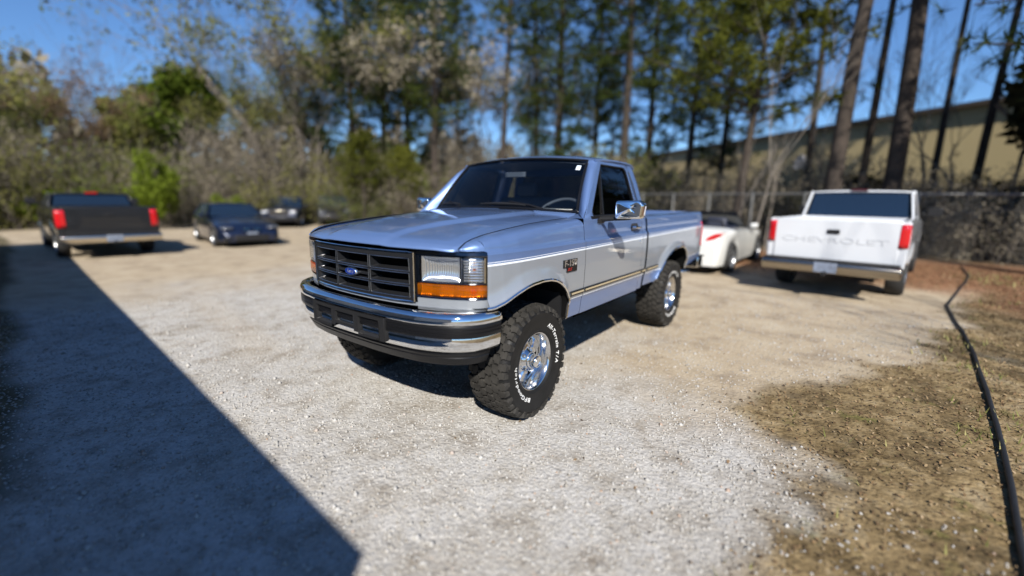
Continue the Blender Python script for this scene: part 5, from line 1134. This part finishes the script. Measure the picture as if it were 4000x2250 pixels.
# bare and budding trees
V, F = blob_cards(4500, 2.0, 3.4, .17, 30, 4.6); CRX = tri_mesh('evergreen_crown', V, F); TRX, _, _ = bare_mesh(33, 7.0, .17, 3, .5)
BV = [bare_mesh(21, 13, .17, 5, .55), bare_mesh(22, 12, .14, 5, .65), bare_mesh(23, 14, .16, 5, .5, kids=(2,2,3)), bare_mesh(24, 15, .26, 5, .75, leaves=3, lsize=.13, lean=(.0,.0)), bare_mesh(25, 11, .13, 5, .6, leaves=10, lsize=.085, kids=(2,3,3))]
def bparts(v, bark=M_GBARK, leaf=M_SPRING): return [('trunk', BV[v][0], bark), ('twigs', BV[v][1], bark), ('leaves', BV[v][2], leaf)]
put('deciduous_tree', bparts(3), at(245.6,31), 1.2, 5.3, 'big spreading tree with pale spring leaves reaching over the sedan', 'tree', None)
bl_ = [(269,36,1,.75),(265.5,38,2,.7),(261.5,37,0,.72),(258.6,40,2,.9),(255.8,41,1,.85),(250.2,42,0,.95),(244.0,37,1,.95),(241.6,34,2,1.0),(239.2,36,0,1.05),(233.6,35,1,1.0),(231.0,38,2,1.05),(221.2,33,0,1.0),(216.0,35,2,.95),(209.4,34,1,1.0),(205.3,33,0,.95),(198.4,31,2,.9),(194.4,33,1,.9)]
for i, (az, d, v, sc) in enumerate(bl_):
    put('bare_tree', bparts(v), at(az,d), sc, i*1.3, '%s grey leafless tree from the left along the wood edge' % ORD[i], 'tree', 'bare trees of the wood')
for i, (az, d, sc) in enumerate([(243.2,30.5,1.15),(240.4,29.5,1.25),(237.9,31,1.3),(234.2,32,1.2),(228.3,31,1.25),(224.9,30,1.15),(220.0,30,1.05),(215.2,31,1.05),(206.2,28,1.0)]):
    put('deciduous_tree', bparts(4, leaf=[M_BRUSH,M_SPRING,M_OLIVE][i % 3]), at(az,d), sc, i*1.9, '%s tall hazy budding tree from the left in front of the wood' % ORD[i], 'tree', 'budding trees of the wood edge')
for i, (x, y, sc) in enumerate([(-13,12.5,1.5),(-16.9,7.9,1.15)]):
    put('evergreen_tree', [('trunk', TRX, M_GBARK), ('crown', CRX, M_DARKB)], (x, y), sc, i, ['dark evergreen outside the right edge, mirrored in the cab window','dark evergreen cut by the right edge before the tan warehouse'][i], 'tree', 'evergreens right of the frame')
for i, (az, d, sc, lm) in enumerate([(271.5,33,.85,M_OLIVE),(268.2,35,.80,M_SPRING),(265.0,34,.72,M_OLIVE),(262.3,36,.80,M_SPRING),(259.4,35,.78,M_RUST),(250.4,34,.80,M_OLIVE),(247.3,36,.95,M_BRUSH),(244.6,34,1.0,M_SPRING)]):
    put('deciduous_tree', bparts(4, leaf=lm), at(az,d), sc, i*1.1+.5, '%s leafing tree from the left in the wood behind the black pickup and sedan' % ORD[i], 'tree', 'leafing trees of the left wood')
for i, (az, d, v, sc) in enumerate([(188.0,25,1,.62),(183.0,23,0,.60),(176.0,22.5,2,.62),(172.6,20.5,1,.55),(169.6,21.5,0,.6)]):
    put('bare_tree', bparts(v), at(az,d), sc, i*1.4, '%s bare small tree from the left in front of the tan warehouse' % ORD[i], 'tree', 'bare trees before the warehouse')
put('deciduous_tree', bparts(4), at(248.6,36), 1.0, .4, 'thin budding tree right of the rounded evergreen', 'tree', None)
put('deciduous_tree', bparts(4), at(257.2,36), .8, 1.4, 'thin budding tree left of the rounded evergreen', 'tree', None)
put('deciduous_tree', bparts(4, leaf=M_RUST), at(260.5,34), .62, 2.4, 'small tree with rusty buds behind the black pickup', 'tree', None)
put('deciduous_tree', bparts(4), at(263.6,33), .70, 3.0, 'small budding tree over the black pickup at far left', 'tree', None)
SAP = bare_mesh(51, 7.0, .075, 3, .30, first=.40, all_trunk=True)
sap = [('trunk', SAP[0], M_PALEBARK)]
put('bare_tree', sap, at(188.6,14.2), .95, .5, 'slim pale-barked bare tree behind the convertible', 'tree', None)
put('bare_tree', sap, at(190.6,15.0), .62, 1.5, 'very thin pale sapling left of the slim pale-barked tree', 'tree', None)
put('bare_tree', sap, at(187.0,15.2), .60, 2.5, 'thin pale sapling right of the slim pale-barked tree', 'tree', None)
for i, (az, d, v, sc) in enumerate([(158,15,0,.9),(151,13,1,.85),(143,17,2,.95)]): put('bare_tree', bparts(v), at(az,d), sc, i, ORD[i]+' bare tree past the right edge, seen only as a reflection in the cab window', 'tree', 'bare trees right of the frame')
# rounded evergreen
V, F = blob_cards(9000, 2.5, 2.6, .17, 34, 7.2); T1, T2, _ = bare_mesh(31, 7.6, .17, 3, .5)
put('evergreen_tree', [('trunk', T1, M_GBARK), ('twigs', T2, M_GBARK), ('crown', tri_mesh('evergreen_crown', V, F), M_GREEN)], at(252.4,36), 1.0, 0, 'rounded yellow-green evergreen standing above the wood at left', 'tree', None)
V, F = blob_cards(5200, 2.0, 3.4, .16, 30, 4.6); C2 = tri_mesh('evergreen_crown', V, F)
for az, d, sc, lb in ((256.8,38,1.05,'dull green evergreen left of the rounded one'), (254.6,39.5,1.15,'dark green tree just left of the rounded evergreen'), (266.8,36,.95,'dark green tree at the far left edge'), (241.0,38,1.0,'dull green tree behind the sedan')):
    put('evergreen_tree', [('trunk', T1, M_GBARK), ('crown', C2, M_OLIVE)], at(az,d), sc, az, lb, 'tree', 'evergreens in the wood')
# brush along the edge of the wood
SB = []
for k in range(3):
    V, F = blob_cards(4200, 1.5, 1.25, .07, 30, 1.25, .35); SB.append(tri_mesh('shrub_crown', V, F))
ST = bare_mesh(41, 2.2, .035, 4, .8)
def thicket_mesh(seed, stems=110, R0=1.5, H=3.2):
    rng = random.Random(seed); S = []; C = []
    for k in range(stems):
        a = rng.uniform(0,6.28); r_ = R0*rng.random()**.5; p = Vector((r_*math.cos(a), r_*math.sin(a), -.1)); d = Vector((rng.gauss(0,.22)+.15*math.cos(a), rng.gauss(0,.22)+.15*math.sin(a), 1)).normalized(); ln = H*rng.uniform(.4,1.0); rad = .012
        for i in range(4):
            q = p+d*ln/4; S.append((*p,*q,rad,rad*.7)); rad *= .72
            for _ in range(3):
                e = (d+Vector((rng.gauss(0,.7),rng.gauss(0,.7),rng.gauss(.1,.4)))).normalized()*ln*rng.uniform(.10,.26); t = p.lerp(q, rng.random()); S.append((*t,*(t+e),.006,.004)); C += [t+e, t+e*.6]
            d = (d+Vector((rng.gauss(0,.12),rng.gauss(0,.12),.05))).normalized(); p = q
    V, F = seg_tubes(S, 3); c = np.repeat(np.array(C), 3, 0); c = c+RNG.normal(0,.09,c.shape); LV, LF = cards(c, RNG.uniform(.025,.065,len(c))); return tri_mesh('thicket_stems', V, F), tri_mesh('thicket_leaves', LV, LF)
TH = [thicket_mesh(61), thicket_mesh(62, 120, 1.7, 3.8), thicket_mesh(63, 90, 1.3, 2.8)]
def shrub(az, d, sc, mt, lb, grp, k=0, scz=None):
    if mt in (M_BRUSH, M_OLIVE, M_SPRING): return put('shrub', [('stems', TH[k % 3][0], M_GBARK), ('leaves', TH[k % 3][1], mt)], at(az,d), sc*1.15, az*3, lb, 'shrub', grp, scz)
    put('shrub', [('stems', ST[0], M_GBARK), ('twigs', ST[1], M_GBARK), ('crown', SB[k % 3], mt)], at(az,d), sc, az*3, lb, 'shrub', grp, scz)
mm = [M_OLIVE, M_BRUSH, M_SPRING, M_OLIVE, M_BRUSH, M_LIME]; nm_ = ['olive', 'dry grey-brown', 'pale spring-green', 'olive', 'dry grey-brown', 'lime-green']
az = 271.0; i = 0; cnt = {}
while az > 199 and i < 60:
    d = 29.5+5.0*((i*7) % 5)/4 if az > 236 else (27.5+3*((i*7) % 5)/4 if az > 205 else 23+2*((i*3) % 4)/3)
    c = nm_[i % 6]; cnt[c] = cnt.get(c, 0)+1
    shrub(az, d, .95+.5*((i*5) % 7)/6, mm[i % 6], '%s %s bush from the left along the wood edge' % (ORD[cnt[c]-1], c), c+' bushes of the wood edge', i, .9+.7*((i*3) % 5)/4); az -= 1.75; i += 1
shrub(255.6,26.5,.80,M_LIME,'bright lime-green bush just right of the black pickup',None,1,1.5)
shrub(249.6,26.5,.62,M_LIME,'lime-green bush directly above the dark blue sedan',None,2,.75)
for i, (az, d, sc) in enumerate([(191.5,21,1.0),(187.2,20,.9),(182.0,20.5,.9),(178.4,19.5,.85),(174.2,18.5,.8),(169.5,18,.85),(166.0,18.5,.8),(185.2,22,1.15),(180.2,23,1.2),(176.2,22,1.1)]):
    shrub(az, d, sc, M_BRUSH, ('%s brown thicket from the left behind the fence' if i < 7 else '%s tall brown thicket before the tan warehouse, behind the fence') % ORD[i if i < 7 else i-7], 'brown thickets behind the fence', i, sc*.85)
az = 184.5; i = 0
while az > 163:
    shrub(az, 18.5+2.0*((i*3) % 4)/3, .95+.35*((i*2) % 3)/2, M_DARKB, '%s dark evergreen bush from the left behind the fence' % ORD[i], 'dark bushes behind the fence', i, .75+.3*((i*2) % 3)/2); az -= 4.2; i += 1
put('bare_tree', bparts(0), (5.6,13.0), 1.0, .7, 'bare tree behind the camera, known by its twig shade on the dirt', 'tree', None)
# the wood behind: one mass of brush and crowns fading back
P = []; n = 30000; azs = RNG.uniform(158,278,n); dd = RNG.uniform(44,62,n)
top = np.interp(azs, [158,175,190,205,220,232,240,248,256,264,278], [3.5,3.5,4.5,5.0,6.0,7.5,8.5,8.0,8.0,8.5,9.0])*(.55+.8*vnoise(azs*1.0, azs*0, .45, 5)); z = RNG.random(n)**.85*top+.2
c = np.stack([CX+dd*np.cos(np.radians(azs)), CY+dd*np.sin(np.radians(azs)), z+.5],-1); V, F = cards(c, RNG.uniform(.22,.55,n))
o = obj('far_woodland', tri_mesh('far_woodland', V, F), M_BRUSH, None, 0); tag(o, 'grey-brown far woodland filling the gaps behind the trees', kind='stuff')
# a bright bit of something blue-green by the fence
m = MB(); m.lathe([(.0001,-.16),(.12,-.16),(.17,-.08),(.18,.04),(.13,.15),(.0001,.17)], 18); o = m.build('yard_ball', mat('teal_plastic', (.03,.16,.20), .4), None, 60); o.location = (*at(176.2,14.8), .88); 
tag(o, 'small blue-green ball-like object hanging at the fence right of the white pickup', 'yard object')
